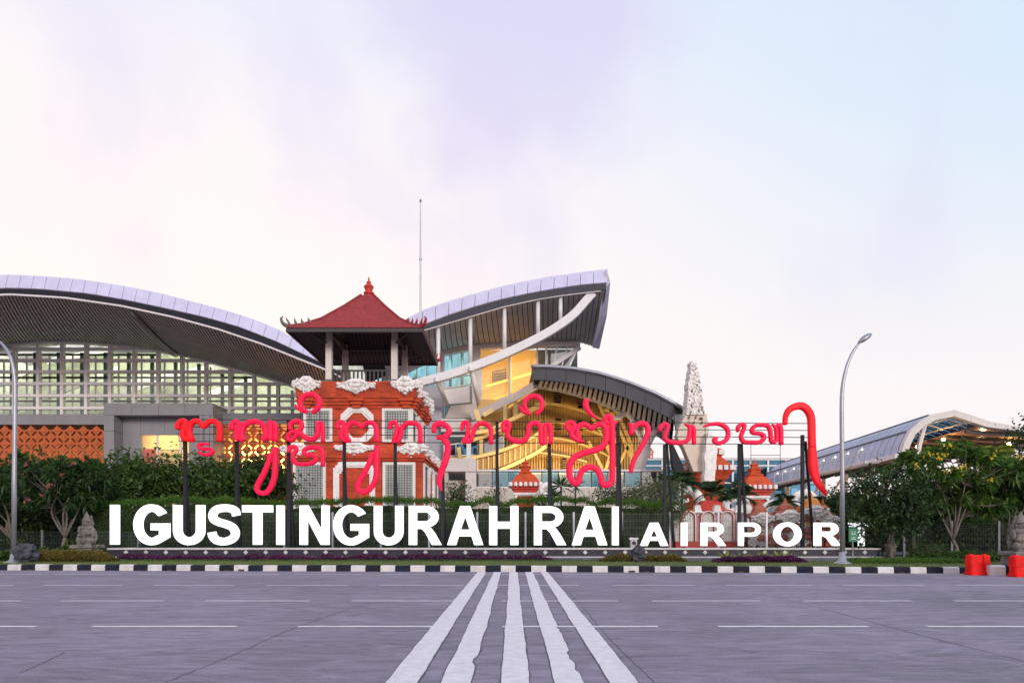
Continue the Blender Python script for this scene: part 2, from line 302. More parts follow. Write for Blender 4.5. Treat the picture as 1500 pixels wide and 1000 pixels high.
M['flower_pink'] = mat('flower_pink', (0.50, 0.13, 0.12), 0.6)
M['flower_red'] = mat('flower_red', (0.6, 0.05, 0.03), 0.6)
# asphalt: worn, streaky
def asphalt():
    m = mat('asphalt', (0.238, 0.204, 0.262), 0.85, var=0.2, scale=0.35, bump=0.35, bscale=70); t = m.node_tree; ln = t.links.new; b = t.nodes['Principled BSDF']
    src = b.inputs['Base Color'].links[0].from_socket; g = [n for n in t.nodes if n.bl_idname == 'ShaderNodeNewGeometry'][0]
    mp_ = t.nodes.new('ShaderNodeMapping'); mp_.inputs['Scale'].default_value = (0.8, 2.6, 1); mp_.inputs['Rotation'].default_value = (0, 0, 0.06); ln(g.outputs['Position'], mp_.inputs[0])
    n = t.nodes.new('ShaderNodeTexNoise'); n.inputs['Scale'].default_value = 1.7; n.inputs['Detail'].default_value = 9; n.inputs['Roughness'].default_value = 0.68; n.inputs['Distortion'].default_value = 1.8; ln(mp_.outputs[0], n.inputs['Vector'])
    r = t.nodes.new('ShaderNodeMapRange'); r.inputs[1].default_value = 0.34; r.inputs[2].default_value = 0.66; r.inputs[3].default_value = 0.66; r.inputs[4].default_value = 1.30; ln(n.outputs[0], r.inputs[0])
    nf = t.nodes.new('ShaderNodeTexNoise'); nf.inputs['Scale'].default_value = 55; nf.inputs['Detail'].default_value = 4; ln(g.outputs['Position'], nf.inputs['Vector'])
    rf = t.nodes.new('ShaderNodeMapRange'); rf.inputs[1].default_value = 0.3; rf.inputs[2].default_value = 0.7; rf.inputs[3].default_value = 0.86; rf.inputs[4].default_value = 1.14; ln(nf.outputs[0], rf.inputs[0])
    mu = t.nodes.new('ShaderNodeMath'); mu.operation = 'MULTIPLY'; ln(r.outputs[0], mu.inputs[0]); ln(rf.outputs[0], mu.inputs[1])
    v = t.nodes.new('ShaderNodeVectorMath'); v.operation = 'SCALE'; ln(src, v.inputs[0]); ln(mu.outputs[0], v.inputs['Scale']); ln(v.outputs[0], b.inputs['Base Color']); return m
M['asphalt'] = asphalt()
M['tar'] = mat('tar', (0.105, 0.09, 0.115), 0.8, var=0.3, scale=6)
def lamp_light(name, kind, loc, energy, col, size=1.0, rot=None, sy=None):
    ld = bpy.data.lights.new(name, kind); ld.energy = energy; ld.color = col
    if kind == 'AREA':
        ld.size = size
        if sy: ld.shape = 'RECTANGLE'; ld.size_y = sy
    else: ld.shadow_soft_size = size
    o = bpy.data.objects.new(name, ld); C.objects.link(o); o.location = loc
    if rot: o.rotation_euler = rot
    return o
M['tower_glass'] = mat('tower_glass', (0.46, 0.48, 0.44), 0.12, var=0.25, scale=0.8)  # opaque; pale tone stands in for reflection and lit curtains
M['orange'] = mat('orange', (0.75, 0.28, 0.05), 0.7)
M['lens'] = mat('lens', (0.25, 0.25, 0.3), 0.15)
M['sign_mark'] = mat('sign_mark', (0.75, 0.8, 0.75), 0.6)
# ================================================================== ground, road, kerb
random.seed(3)
GZ = 0.13
def sheet(name, pts, m, kind='structure', parent=None):
    o = MB().add(pts, [tuple(range(len(pts)))]).build(name, m, parent, recalc=False)
    if kind: tag(o, kind=kind)
    return o
sheet('ground', [(-2500, -200, -0.03), (2500, -200, -0.03), (2500, 3500, -0.03), (-2500, 3500, -0.03)], M['soil'])
road = sheet('road', [(-120, -40, 0), (120, -40, 0), (120, 24, 0), (-120, 24, 0)], M['asphalt'])
def KY(x): return 18.45 - 0.062 * x            # foot of the kerb
# paint
def stripe(i, far, near):
    random.seed(40 + i); N = 120; Lp, Rp = [], []
    y0, y1 = 1.2, KY(0) - 0.12
    c0, c1 = far, near
    offL = offR = 0
    for k in range(N + 1):
        y = lerp(y0, y1, k / N); t = (y - 4.6) / (18.5 - 4.6)
        a = lerp(near[0], far[0], t); b = lerp(near[1], far[1], t)
        offL = offL * 0.8 + random.gauss(0, 0.0022); offR = offR * 0.8 + random.gauss(0, 0.0028)
        Lp.append(a + offL); Rp.append(b + offR)
        if i == 3 and 5.0 < y < 7.6 and random.random() < 0.3: Rp[-1] -= random.uniform(0.01, 0.035)
        if i == 1 and 5.3 < y < 5.5: Rp[-1] -= 0.03
    ys = [lerp(y0, y1, k / N) for k in range(N + 1)]
    mb = MB(); mb.rings([[(x, y, 0.006), (r, y, 0.006)] for x, r, y in zip(Lp, Rp, ys)], cap=False, closed=False)
    mb.build('painted_stripe', M['paint'], road, recalc=False)
    tr = MB(); tr.rings([[(x - 0.004 - abs(random.gauss(0, .005)), y, 0.003), (r + 0.005 + abs(random.gauss(0, .006)), y, 0.003)] for x, r, y in zip(Lp, Rp, ys)], cap=False, closed=False)
    tr.build('stripe_edge', M['tar'], road, recalc=False)
zf = lambda zx: (550 + zx / 3.75 - VX)
for i, (fa, fb, na, nb) in enumerate([(562, 610, 50, 225), (650, 692, 360, 520), (735, 780, 690, 845), (822, 862, 985, 1145), (905, 945, 1290, 1450)]):
    stripe(i, (zf(fa) * .0185, zf(fb) * .0185), (zf(na) * .0046, zf(nb) * .0046))
rows = [(841, 0.09, [(-60, 60), (80, 178), (200, 265), (304, 410), (430, 530), (560, 655), (693, 790), (826, 922), (957, 1052), (1090, 1180), (1210, 1310), (1340, 1435)]),
        (857, 0.10, [(-100, 20), (64, 180), (226, 343), (390, 509), (556, 678), (730, 848), (897, 1018), (1064, 1188), (1235, 1352), (1400, 1520)]),
        (880, 0.10, [(-120, 32), (90, 241), (300, 454), (515, 665), (735, 905), (955, 1114), (1177, 1336), (1397, 1560)]),
        (917.5, 0.10, [(-160, 53), (135, 347), (436, 645), (736, 964), (1052, 1272), (1358, 1580)])]
for py, wd, segs in rows:
    Y = F / (py - VY)
    for a, b in segs:
        xa, xb = gx(a, Y), gx(b, Y)
        n = 14; P = []; Q = []
        for k in range(n + 1):
            x = lerp(xa, xb, k / n); P.append((x, Y - wd * .5 + random.gauss(0, .004), 0.0048)); Q.append((x, Y + wd * .5 + random.gauss(0, .004), 0.0048))
        MB().rings([[p, q] for p, q in zip(P, Q)], cap=False, closed=False).build('lane_dash', M['paint'], road, recalc=False)
def seam(pts, wd):
    pts = spline(pts, 24); mb = MB(); n = len(pts)
    ring = []
    for i, p in enumerate(pts):
        d = (pts[min(i+1, n-1)] - pts[max(i-1, 0)]).normalized(); s = Vector((-d.y, d.x, 0)) * wd * random.uniform(.35, 1); j = Vector((random.gauss(0, .004), random.gauss(0, .004), 0))
        ring.append([p + s + j, p - s + j])
    mb.rings(ring, cap=False, closed=False).build('seam', M['tar'], road, recalc=False)
g3 = lambda a, b: Vector((*gnd(a, b)[:2], 0.0022))
seam([g3(240, 1000), g3(350, 955), g3(430, 920), g3(520, 888)], 0.008)
seam([g3(1115, 869), g3(1200, 890), g3(1330, 925), g3(1500, 968)], 0.007)
seam([g3(30, 985), g3(70, 967), g3(95, 955)], 0.009)
seam([g3(808, 842), g3(850, 885), g3(890, 932), g3(960, 1000)], 0.006)
# verge behind the kerb
verge = sheet('verge', [(-60, KY(-60) + 0.2, GZ), (60, KY(60) + 0.2, GZ), (60, 60, GZ), (-60, 60, GZ)], M['grass_soil'])
sheet('forecourt', [(-150, 30, GZ + .008), (150, 30, GZ + .008), (150, 400, GZ + .008), (-150, 400, GZ + .008)], M['grey_clad'])
# kerb of painted concrete blocks
kerb = MB().rings([[(-60, KY(-60) + 0.03, -0.02), (-60, KY(-60) + 0.2, -0.02), (-60, KY(-60) + 0.2, 0.135), (-60, KY(-60) + 0.03, 0.135)], [(60, KY(60) + 0.03, -0.02), (60, KY(60) + 0.2, -0.02), (60, KY(60) + 0.2, 0.135), (60, KY(60) + 0.03, 0.135)]]).build('kerb', M['soil'])
tag(kerb, kind='structure')
def kblock(m, drain):
    b = MB(); w_ = 0.402
    if not drain: b.rings([[(0, 0, -.01), (0, .17, -.01), (0, .17, .165), (0, .035, .165), (0, .008, .14)], [(w_, 0, -.01), (w_, .17, -.01), (w_, .17, .165), (w_, .035, .165), (w_, .008, .14)]])
    else:
        for a, c in ((0, .12), (.30, w_)): b.rings([[(a, 0, -.01), (a, .17, -.01), (a, .17, .165), (a, .035, .165), (a, .008, .14)], [(c, 0, -.01), (c, .17, -.01), (c, .17, .165), (c, .035, .165), (c, .008, .14)]])
        b.bx(.12, .30, .06, .17, -.01, .05); b.rings([[(.12, 0, .05), (.12, .17, .05), (.12, .17, .165), (.12, .035, .165), (.12, .008, .14)], [(.30, 0, .05), (.30, .17, .05), (.30, .17, .165), (.30, .035, .165), (.30, .008, .14)]])
    return pmesh(b, 'kerb_block', m)
kw, kb, kwd, kbd = kblock(M['kerb_white'], 0), kblock(M['kerb_black'], 0), kblock(M['kerb_white'], 1), kblock(M['kerb_black'], 1)
xk = gx(13, 19.3) - 0.42 * 8; i = 0
while xk < 12.5:
    px = VX + xk / KY(xk) * F
    dr = any(abs(px - q) < 13 for q in (24, 237, 330, 925, 1080, 1300))
    me = (kbd if dr else kb) if i % 2 else (kwd if dr else kw)
    inst('kerb_block', me, kerb, (xk, KY(xk) - .012, random.uniform(-.004, .004)), (0, 0, -0.062 + random.gauss(0, .004)), (random.uniform(.985, 1.0), 1, random.uniform(.97, 1.03)))
    xk += 0.4115; i += 1
# the kerb steps out towards the road at the right end
for k in range(16):
    inst('kerb_block', kw if k % 2 == 0 else kb, kerb, (gx(1446, 16.9) + k * .36, 16.75, 0), (0, 0, -.03), (.87, 1.6, 1.55))
# grass strip: blades on the verge between kerb and plinth
def blades(n, fn, h, wd, name, m, label, cat='grass'):
    rng = np.random.default_rng(5); mb = MB(); V = []; Fc = []
    for k in range(n):
        x, y = fn(rng); a = rng.uniform(0, 6.28); hh = h * rng.uniform(.5, 1.2); l = rng.normal(0, .35, 2) * hh
        dx, dy = math.cos(a) * wd, math.sin(a) * wd; j = len(V)
        V += [(x - dx, y - dy, GZ - .005), (x + dx, y + dy, GZ - .005), (x + l[0], y + l[1], GZ + hh)]; Fc.append((j, j+1, j+2))
    mb.v, mb.f = V, Fc
    return tag(mb.build(name, m, recalc=False), label, cat, kind='stuff')
def strip(rng):
    x = rng.uniform(-16, 16); y0 = KY(x) + .22; return x, y0 + (rng.random() ** 1.3) * (22.9 - y0)
blades(42000, strip, 0.05, 0.007, 'grass', M['grass'], 'short mown grass strip between the kerb and the dark plinth')
# ================================================================== plinth and white letters
SY = 23.2
random.seed(8)
pl = thing('sign_plinth', 'long low dark granite plinth with pale diamonds under the white letters', 'plinth', (gx(700, SY), SY, GZ))
x0, x1 = gx(158, SY), gx(1290, SY)
zt, zm = gz(802.5, SY), gz(814.5, SY)
MB().bx(x0 + .05, x1 - .05, SY, SY + .9, zm, zt - .05).build('upper_tier', M['granite'], pl)
MB().bx(x0, x1, SY - .06, SY + .96, zt - .048, zt).build('cap', M['trim'], pl)
MB().bx(x0, x1, SY - .05, SY + .95, zm - .035, zm - .002).build('trim_line', M['trim'], pl)
MB().bx(x0 - .1, x1 + .1, SY - .16, SY + 1.05, GZ - .05, zm - .037).build('lower_tier', M['granite2'], pl)
dm = MB(); s = .083
dm.rings([[(-s, 0, 0), (0, 0, -s), (s, 0, 0), (0, 0, s)], [(-s*.9, -.012, 0), (0, -.012, -s*.9), (s*.9, -.012, 0), (0, -.012, s*.9)]]); dme = pmesh(dm, 'diamond', M['trim'])
for k in range(38):
    inst('diamond', dme, pl, (gx(184.5 + k * 29.25, SY), SY - .002, gz(808.4, SY)))
def arc(cx, cy, rx, ry, a0, a1, n=18): return [(cx + rx * math.cos(R(lerp(a0, a1, i / n))), cy + ry * math.sin(R(lerp(a0, a1, i / n)))) for i in range(n + 1)]
def off(path, wd):
    """closed outline of a stroke of width wd along a 2D path"""
    n = len(path); Lf, Rt = [], []
    for i, p in enumerate(path):
        a, b = path[max(i-1, 0)], path[min(i+1, n-1)]; d = Vector((b[0]-a[0], b[1]-a[1])).normalized(); q = Vector((-d.y, d.x)) * wd / 2
        Lf.append((p[0]+q.x, p[1]+q.y)); Rt.append((p[0]-q.x, p[1]-q.y))
    return Lf + Rt[::-1]
def letter(ch, W, H):
    t = .205 * H if W / H < 1.1 else .22 * H
    tv = t * (W / H > 1.05 and 1.25 or 1.0)
    if ch == 'I': return [[(0, 0), (W, 0), (W, H), (0, H)]]
    if ch == 'T': c = W / 2; return [[(c-t/2*1.05, 0), (c+t/2*1.05, 0), (c+t/2*1.05, H-.18*H), (W, H-.18*H), (W, H), (0, H), (0, H-.18*H), (c-t/2*1.05, H-.18*H)]]
    if ch == 'H': h0, h1 = .42*H, .60*H; return [[(0, 0), (t, 0), (t, h0), (W-t, h0), (W-t, 0), (W, 0), (W, H), (W-t, H), (W-t, h1), (t, h1), (t, H), (0, H)]]
    if ch == 'N': return [[(0, 0), (t*.92, 0), (t*.92, .66*H), (W-t*1.02, 0), (W, 0), (W, H), (W-t*.92, H), (W-t*.92, .35*H), (t*1.02, H), (0, H)]]
    if ch == 'U':
        r = W / 2; return [[(0, H), (0, r)] + arc(r, r*.92, r, r*.95, 180, 360, 26) + [(W, H), (W-t, H)] + arc(r, r*.94, r-t, r*.95-t*.92, 360, 180, 26) + [(t, H)]]
    if ch == 'A': s_ = tv*1.12; c = W/2; return [[(0, 0), (s_, 0), (s_+.075*W, .22*H), (W-s_-.075*W, .22*H), (W-s_, 0), (W, 0), (c+s_*.56, H), (c-s_*.56, H)], [(c-.125*W, .395*H), (c+.125*W, .395*H), (c, .73*H)]]
    if ch == 'O': return [arc(W/2, H/2, W/2, H*.515, 0, 358, 48), arc(W/2, H/2, W/2-tv*.98, H*.515-t*.82, 0, 358, 40)]
    if ch == 'G':
        c = W*.5; y = H*.5; A = arc(c, y, W*.5, H*.515, 36, 292, 40); B = arc(c, y, W*.5-t*1.02, H*.515-t*.9, 300, 42, 36)
        return [A + [(W*.86, .11*H), (W, .185*H), (W, .535*H), (W*.49, .535*H), (W*.49, .36*H), (W-t*1.2, .36*H), (W-t*1.2, .245*H)] + B]
    if ch == 'S':
        p = [(.90, .735), (.86, .85), (.70, .915), (.48, .925), (.26, .89), (.135, .775), (.16, .65), (.32, .575), (.55, .52), (.75, .45), (.865, .32), (.82, .185), (.66, .105), (.46, .08), (.25, .115), (.13, .215), (.10, .315)]
        q = spline([Vector((a*W, b*H, 0)) for a, b in p], 5); return [off([(v.x, v.y) for v in q], t*.93)]
    if ch in 'RP':
        hb = .40 if ch == 'P' else .44; cy = (hb + 1) / 2 * H; ry = (1 - hb) / 2 * H; bw = W if ch == 'P' else W * .91; rx = min(ry * 1.25, bw * .55)
        top = [(0, 0), (tv, 0)]
        if ch == 'P': top += [(tv, hb*H)]
        else: top += [(tv, .41*H), (.32*W+.05*H, .41*H), (.42*W, .385*H), (.5*W, .32*H), (W-tv*1.18, 0), (W, 0), (.80*W, .30*H), (.70*W, .41*H), (.665*W, .435*H)]
        bowl = arc(bw - rx, cy, rx, ry, -90 if ch == 'P' else -72, 90, 22)
        outer = top + bowl + [(0, H)]
        i0 = t*.82; hole = [(tv, hb*H+i0)] + arc(bw-rx, cy, rx-tv*.95, ry-i0, -90, 90, 16) + [(tv, H-i0)]
        return [outer, hole]
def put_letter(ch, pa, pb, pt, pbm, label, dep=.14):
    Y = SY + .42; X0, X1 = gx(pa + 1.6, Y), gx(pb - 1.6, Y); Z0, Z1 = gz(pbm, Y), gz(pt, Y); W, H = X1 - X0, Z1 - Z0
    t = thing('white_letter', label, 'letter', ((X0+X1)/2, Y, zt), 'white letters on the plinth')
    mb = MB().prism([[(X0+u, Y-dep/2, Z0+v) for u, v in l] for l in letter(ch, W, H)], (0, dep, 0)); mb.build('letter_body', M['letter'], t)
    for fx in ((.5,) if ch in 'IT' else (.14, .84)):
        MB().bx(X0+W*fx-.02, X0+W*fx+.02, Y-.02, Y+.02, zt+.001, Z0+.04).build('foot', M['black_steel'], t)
word = 'lit white capital letter '
big = [('I', 161, 176, 'I standing alone at the end beside the stone statue'), ('G', 195, 250, 'G beside the lone I at the plinth end'), ('U', 253, 301.5, 'U between G and S'),
       ('S', 304.5, 352.5, 'S, the only S on the plinth'), ('T', 354, 401, 'T between S and I, tall and narrow'), ('I', 404, 418, 'I between T and N'), ('N', 438, 484, 'N, the only N on the plinth'),
       ('G', 487, 542, 'G between N and U'), ('U', 546.5, 592.5, 'U between G and R'), ('R', 597.5, 648.5, 'R between U and A'), ('A', 653.5, 709.5, 'A between R and H'), ('H', 715, 761, 'H, the only H on the plinth'),
       ('R', 780.5, 831, 'R between H and A'), ('A', 836, 891, 'A between R and I, tall'), ('I', 895, 907.5, 'I, last of the taller letters')]
for ch, a, b, l in big: put_letter(ch, a, b, lerp(739, 741.5, (a-160)/740), lerp(797, 798, (a-160)/740), word + l)
sm = [('A', 936, 980, 'A, shorter and wider, beside the dark rock'), ('I', 996, 1008, 'I, short, between A and R'), ('R', 1025, 1064.5, 'R, short, between I and P'), ('P', 1080, 1115.5, 'P, the only P on the plinth'),
      ('O', 1131.5, 1175, 'O, the only O on the plinth'), ('R', 1191, 1232.5, 'R, short, between O and the lamp post'), ('T', 1242, 1281, 'T, short, half hidden behind the green sign')]
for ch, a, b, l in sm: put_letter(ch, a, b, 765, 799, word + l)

# ================================================================== red script on a black frame
QY = 24.35
fr = thing('script_sign', 'red Balinese script sign carried on black steel posts above the letters', 'sign', (gx(725, QY), QY, GZ))
ZA = (255, 600, 7.694); ZB = (410, 570, 8.333); ZC = (485, 600, 7.693); ZD = (625, 570, 6.253); ZE = (820, 575, 6.9); ZF = (910, 600, 7.694); ZG = (1070, 580, 6.667)
def stroke(mb, Z, pts, wd, yo=0.0, cap=(1, 1)):
    """an inflated ribbon along a traced centre line; wd in the same units as pts (single value or list)"""
    n = len(pts); ws = wd if isinstance(wd, (list, tuple)) else [wd] * n
    P = spline([(Z[0] + x / Z[2], Z[1] + y / Z[2], ws[i] / Z[2]) for i, (x, y) in enumerate(pts)], 6)
    S = QY / F; pts3 = [at(p.x, p.y, QY) for p in P]; hw = [max(p.z * 1.12, .5) * S / 2 for p in P]; rs = []; K = 16; m = len(pts3)
    ds = [(pts3[min(i+1, m-1)] - pts3[max(i-1, 0)]).normalized() for i in range(m)]
    def ring(p, d, h, sc):
        q = Vector((-d.z, 0, d.x)); dep = min(.11, .6 * h + .05)
        return [p + q * (h * sc * math.copysign(abs(math.cos(a)) ** .5, math.cos(a))) + Vector((0, yo - dep * sc * math.copysign(abs(math.sin(a)) ** .5, math.sin(a)), 0)) for a in [2*math.pi*k/K for k in range(K)]]
    if cap[0]: rs += [ring(pts3[0] - ds[0] * hw[0] * .35, ds[0], hw[0], .55), ring(pts3[0] - ds[0] * hw[0] * .18, ds[0], hw[0], .85)]
    for p, d, h in zip(pts3, ds, hw): rs.append(ring(p, d, h, 1))
    if cap[1]: rs += [ring(pts3[-1] + ds[-1] * hw[-1] * .18, ds[-1], hw[-1], .85), ring(pts3[-1] + ds[-1] * hw[-1] * .35, ds[-1], hw[-1], .55)]
    mb.rings(rs)
def glyph(strokes, m):
    mb = MB()
    for k, (Z, pts, wd) in enumerate(strokes): stroke(mb, Z, pts, wd, yo=.004 * k)
    return mb.build('glyph', m, fr, smooth=True)
glyph([(ZA, [(46,215),(50,160),(100,122),(132,150),(112,225),(98,290),(130,330)], 50), (ZA, [(205,345),(172,270),(178,190),(220,135),(280,130),(335,192),(385,142),(440,127),(492,155),(516,225),(515,350)], [58,62,56,52,50,44,46,50,54,54,54]), (ZA, [(100,325),(160,335),(215,340)], 48)], M['red'])
glyph([(ZA, [(392,386),(320,385),(282,405),(310,440),(390,440),(430,465),(400,503),(330,503),(270,475)], [24,30,36,36,36,40,38,34,18])], M['pink'])
glyph([(ZA, [(655,220),(660,160),(705,135),(735,165),(715,230),(702,300),(730,335)], 50), (ZA, [(775,345),(758,270),(785,190),(840,145),(920,133),(990,160),(1030,230),(1030,300),(1000,340)], [66,66,58,54,54,56,58,58,52])], M['pink'])
glyph([(ZA, [(1085,130),(1085,240),(1085,335)], 58), (ZA, [(1110,140),(1145,200),(1142,350)], [50,48,46]), (ZA, [(1140,425),(1140,650),(1120,800),(1060,915),(990,940),(935,905),(945,840),(1010,720),(1060,600),(1090,490)], [50,52,52,50,48,46,50,50,46,40])], M['pink'])
glyph([(ZB, [(185,190),(245,250),(330,288)], [18,36,30]), (ZB, [(325,275),(265,220),(253,150),(300,82),(370,62),(440,82),(483,145),(465,225),(400,285)], [46,50,52,54,56,56,56,54,44])], M['pink'])
glyph([(ZB, [(130,490),(130,430),(190,390),(250,395),(268,445),(240,505),(195,570),(145,620),(98,600),(120,540),(190,515),(260,545),(330,600),(410,605),(452,560),(465,480),(465,400)], [46,50,50,48,46,46,44,42,42,44,46,52,58,58,54,52,48]), (ZB, [(480,405),(520,440),(526,640)], [44,46,44])], M['pink'])
glyph([(ZB, [(115,765),(120,715),(180,702),(200,735),(170,795),(162,860),(210,905),(310,915),(410,890),(440,842),(400,800),(320,800),(295,760),(330,722),(420,708),(490,722),(520,770),(525,935)], 46)], M['pink'])
glyph([(ZC, [(72,210),(90,150),(138,142),(140,200),(110,290),(150,345)], 44), (ZC, [(205,350),(168,290),(177,210),(225,152),(290,152),(345,192),(400,152),(460,147),(508,205),(518,360)], [46,50,50,48,44,40,42,48,50,46]), (ZC, [(150,350),(215,352)], 36)], M['pink'])
glyph([(ZC, [(515,410),(515,600),(500,780),(430,898),(350,922),(302,888),(315,810),(370,720),(430,600),(462,490)], [52,54,54,52,50,48,52,52,48,42])], M['pink'])
glyph([(ZC, [(665,212),(672,158),(720,142),(742,190),(730,270),(708,340)], [36,46,46,44,44,44]), (ZC, [(690,357),(770,352)], 38), (ZC, [(762,348),(785,280),(800,205),(850,155),(910,150),(968,163),(1000,215),(1006,370)], 48)], M['pink'])
glyph([(ZD, [(66,392),(75,335),(130,313),(190,345),(203,390),(168,437),(95,442)], [40,46,48,48,48,46,34]), (ZD, [(150,450),(190,505),(190,580),(170,660),(140,740),(118,820),(120,870),(138,930)], [44,54,54,54,52,48,40,10])], M['pink'])
glyph([(ZD, [(322,372),(335,314),(375,310),(382,370),(365,440),(332,478)], [28,38,38,38,38,36]), (ZD, [(330,482),(410,477)], 30), (ZD, [(402,472),(425,400),(452,335),(500,312),(560,327),(588,375),(590,495)], 38)], M['pink'])
glyph([(ZD, [(706,385),(702,325),(740,303),(757,345),(738,400),(762,450),(820,475),(890,470),(927,420),(937,345),(970,312),(1020,315),(1043,350),(1050,478),(1080,480),(1086,400),(1086,330),(1120,325),(1136,370),(1136,495)], [36,42,44,40,40,42,44,44,44,44,42,42,42,42,40,36,34,38,40,40])], M['pink'])
glyph([(ZD, [(842,150),(890,203),(948,226)], [14,34,24]), (ZD, [(930,210),(897,150),(912,92),(970,62),(1030,77),(1058,130),(1045,190),(1000,226)], [34,38,38,38,40,40,38,30])], M['pink'])
glyph([(ZE, [(272,70),(262,125),(292,190),(340,235),(390,268)], [48,54,44,28,10])], M['pink'])
glyph([(ZE, [(118,340),(100,378),(70,350),(82,308),(130,305),(147,350),(118,400),(137,450),(190,482),(245,496)], [30,36,40,42,44,44,44,46,40,16]), (ZE, [(205,470),(177,420),(182,350),(230,322),(280,330),(320,362),(370,327),(430,322),(468,370),(470,460),(440,530),(370,575),(270,600),(170,640),(112,700),(97,790),(112,870),(160,915),(193,890),(205,830),(240,775),(310,750),(380,780),(415,850),(432,915),(480,930),(525,895),(532,800),(532,600),(532,400),(522,285),(490,235),(458,260),(470,300),(540,312),(588,292)],
    [38,46,48,48,46,44,46,52,56,58,58,58,58,60,60,58,58,54,54,56,56,56,56,56,58,58,56,54,52,50,50,48,44,38,34,12])], M['pink'])
glyph([(ZF, [(92,148),(118,205),(108,275)], [28,52,52]), (ZF, [(112,265),(150,190),(220,152),(280,172),(302,232),(270,340),(220,430),(160,530),(125,620),(108,705)], [50,50,54,56,56,54,52,50,46,38])], M['pink'])
glyph([(ZF, [(432,240),(450,190),(490,160),(525,190),(502,260),(490,310),(520,350),(600,370),(700,365),(755,330),(772,250),(765,190),(712,160)], [30,44,42,42,42,44,46,46,46,46,44,36,14]), (ZF, [(775,180),(817,215),(820,385)], [30,40,40])], M['pink'])
glyph([(ZF, [(925,190),(1000,165),(1100,160),(1180,200),(1204,270),(1180,340),(1110,375),(1062,365),(1050,332),(1085,318)], [16,34,40,44,44,44,44,46,44,24])], M['pink'])
glyph([(ZG, [(72,345),(75,302),(110,277),(136,292),(117,350),(102,400),(130,445),(200,452),(280,450),(320,420),(325,390),(290,367),(220,357),(210,322),(250,287),(330,282),(373,302),(390,360),(396,430),(420,452),(444,430),(448,370),(440,310),(405,275)], [28,36,36,34,34,36,38,38,38,38,36,36,36,36,36,36,36,36,36,34,32,32,30,14]), (ZG, [(455,285),(488,310),(494,470)], [44,40,38])], M['pink'])
glyph([(ZG, [(532,275),(538,200),(572,135),(640,100),(710,102),(763,152),(788,230),(793,400),(797,500)], [36,42,54,62,64,64,62,62,62]), (ZG, [(797,505),(802,600),(812,720),(842,820),(892,900),(940,970)], [64,72,76,62,44,12])], M['red'])
def bar(pts, r=.014, nm='bar'): MB().tube([at(a, b, QY + .06) for a, b in pts], r, 6).build(nm, M['black_steel'], fr)
for k in range(4):
    bar([(262, 614 + k * 10.7), (1187, 620 + k * 10.2)])
for x in (262, 299, 381, 430, 461, 537, 593, 681, 770, 845, 951, 1033, 1146):
    y = 614 + (x - 262) / 925 * 6; bar([(x, y), (x, y + 32)], .011, 'strut')
for x0_, x1_, y0_, y1_ in ((440, 469, 578, 615), (771, 796, 580, 617), (1100, 1143, 651, 690)):
    for x in (x0_, x1_): bar([(x, y0_), (x, y1_)], .010, 'strut')
    bar([(x0_, (y0_+y1_)/2 - 4), (x1_, (y0_+y1_)/2 - 4)], .010, 'strut')
bar([(454, 582), (454, 615)], .010, 'strut'); bar([(292, 646), (292, 666)], .010, 'strut'); bar([(307, 646), (307, 660)], .010, 'strut'); bar([(524, 725), (512, 740)], .012, 'strut')
for xf, xb, top in ((268.5, 276, 645), (344.5, 350.5, 646), (421, 429, 614), (503, 507.5, 647), (578, 581, 647), (648, 651, 690), (728, 729, 617), (805, 807, 648), (906, 909, 618), (975, 986, 650), (1085, 1092, 650), (1178, 1190, 636)):
    fb = at(xf, 790, QY); MB().bx(fb.x - .055, fb.x + .055, QY + .1, QY + .2, GZ - .05, gz(top, QY)).build('post', M['black_steel'], fr)
    p = at(lerp(xf, xb, .15), max(top, 646), QY + .26); q = at(xb + 3, 800, QY + .9); q.z = GZ - .05
    MB().beam(p, q, .08).build('back_stay', M['black_steel'], fr)
# ================================================================== left wing of the terminal
random.seed(12)
YF, YW = 58.0, 72.0
def mir(tab, c=15): return lambda x: interp(tab, x if x >= c else 2 * c - x)
T1 = mir([(15,402),(42,403.4),(80,405.4),(118,409),(157,414.6),(195,421),(234,429),(272,439),(310,448.6),(346,459),(381,470.6),(416,486),(448,507),(474,527.6),(520,566),(600,640)])
B1 = mir([(15,421),(58,422.6),(128,429),(186,439),(243,451),(301,464),(352,478.6),(406,500),(442,517),(477,533),(520,556),(600,605)])
D1 = mir([(15,430),(96,435),(179,447),(256,463.6),(320,481),(384,502.6),(477,540),(520,561),(600,605)])
W1 = mir([(90,498.5),(128,499.4),(195,506),(266,517),(336,535.6),(407,556),(432,565),(500,592),(560,620)], 90)
XB1 = lambda x: interp([(-300,-230),(22,65),(190,256),(320,362),(476,497),(560,560)], x)
lw = thing('terminal_building', 'terminal wing with long lavender curved roof, striped soffit and gridded glass wall', 'building', (gx(200, YW), YW, GZ))
def panels(parent, T, B, xs, lean, Yb, Yt):
    for a, b in zip(xs, xs[1:]):
        g = .35; q = [at(a + g, B(a + g), Yb), at(b - g, B(b - g), Yb), at(b - g + lean, T(b - g + lean), Yt), at(a + g + lean, T(a + g + lean), Yt)]
        MB().prism([q], (0, .25, -.12)).build('fascia_panel', M['fascia'], parent)
xs = [-200 + 18.9 * k for k in range(39)]
panels(lw, T1, B1, xs, 4.5, YF, YF + .5)
def ribbon(name, curve_a, curve_b, m, parent, back=(0, .3, 0)):
    """a solid band between two rows of points"""
    bk = Vector(back); MB().rings([[a, b, b + bk, a + bk] for a, b in zip(curve_a, curve_b)]).build(name, m, parent)
X = [-220 + 10 * k for k in range(76)]
ribbon('dark_band', [at(x, B1(x) + .3, YF + .12) for x in X], [at(x, D1(x), YF + .12) for x in X], M['dark_band'], lw, (0, .25, 0))
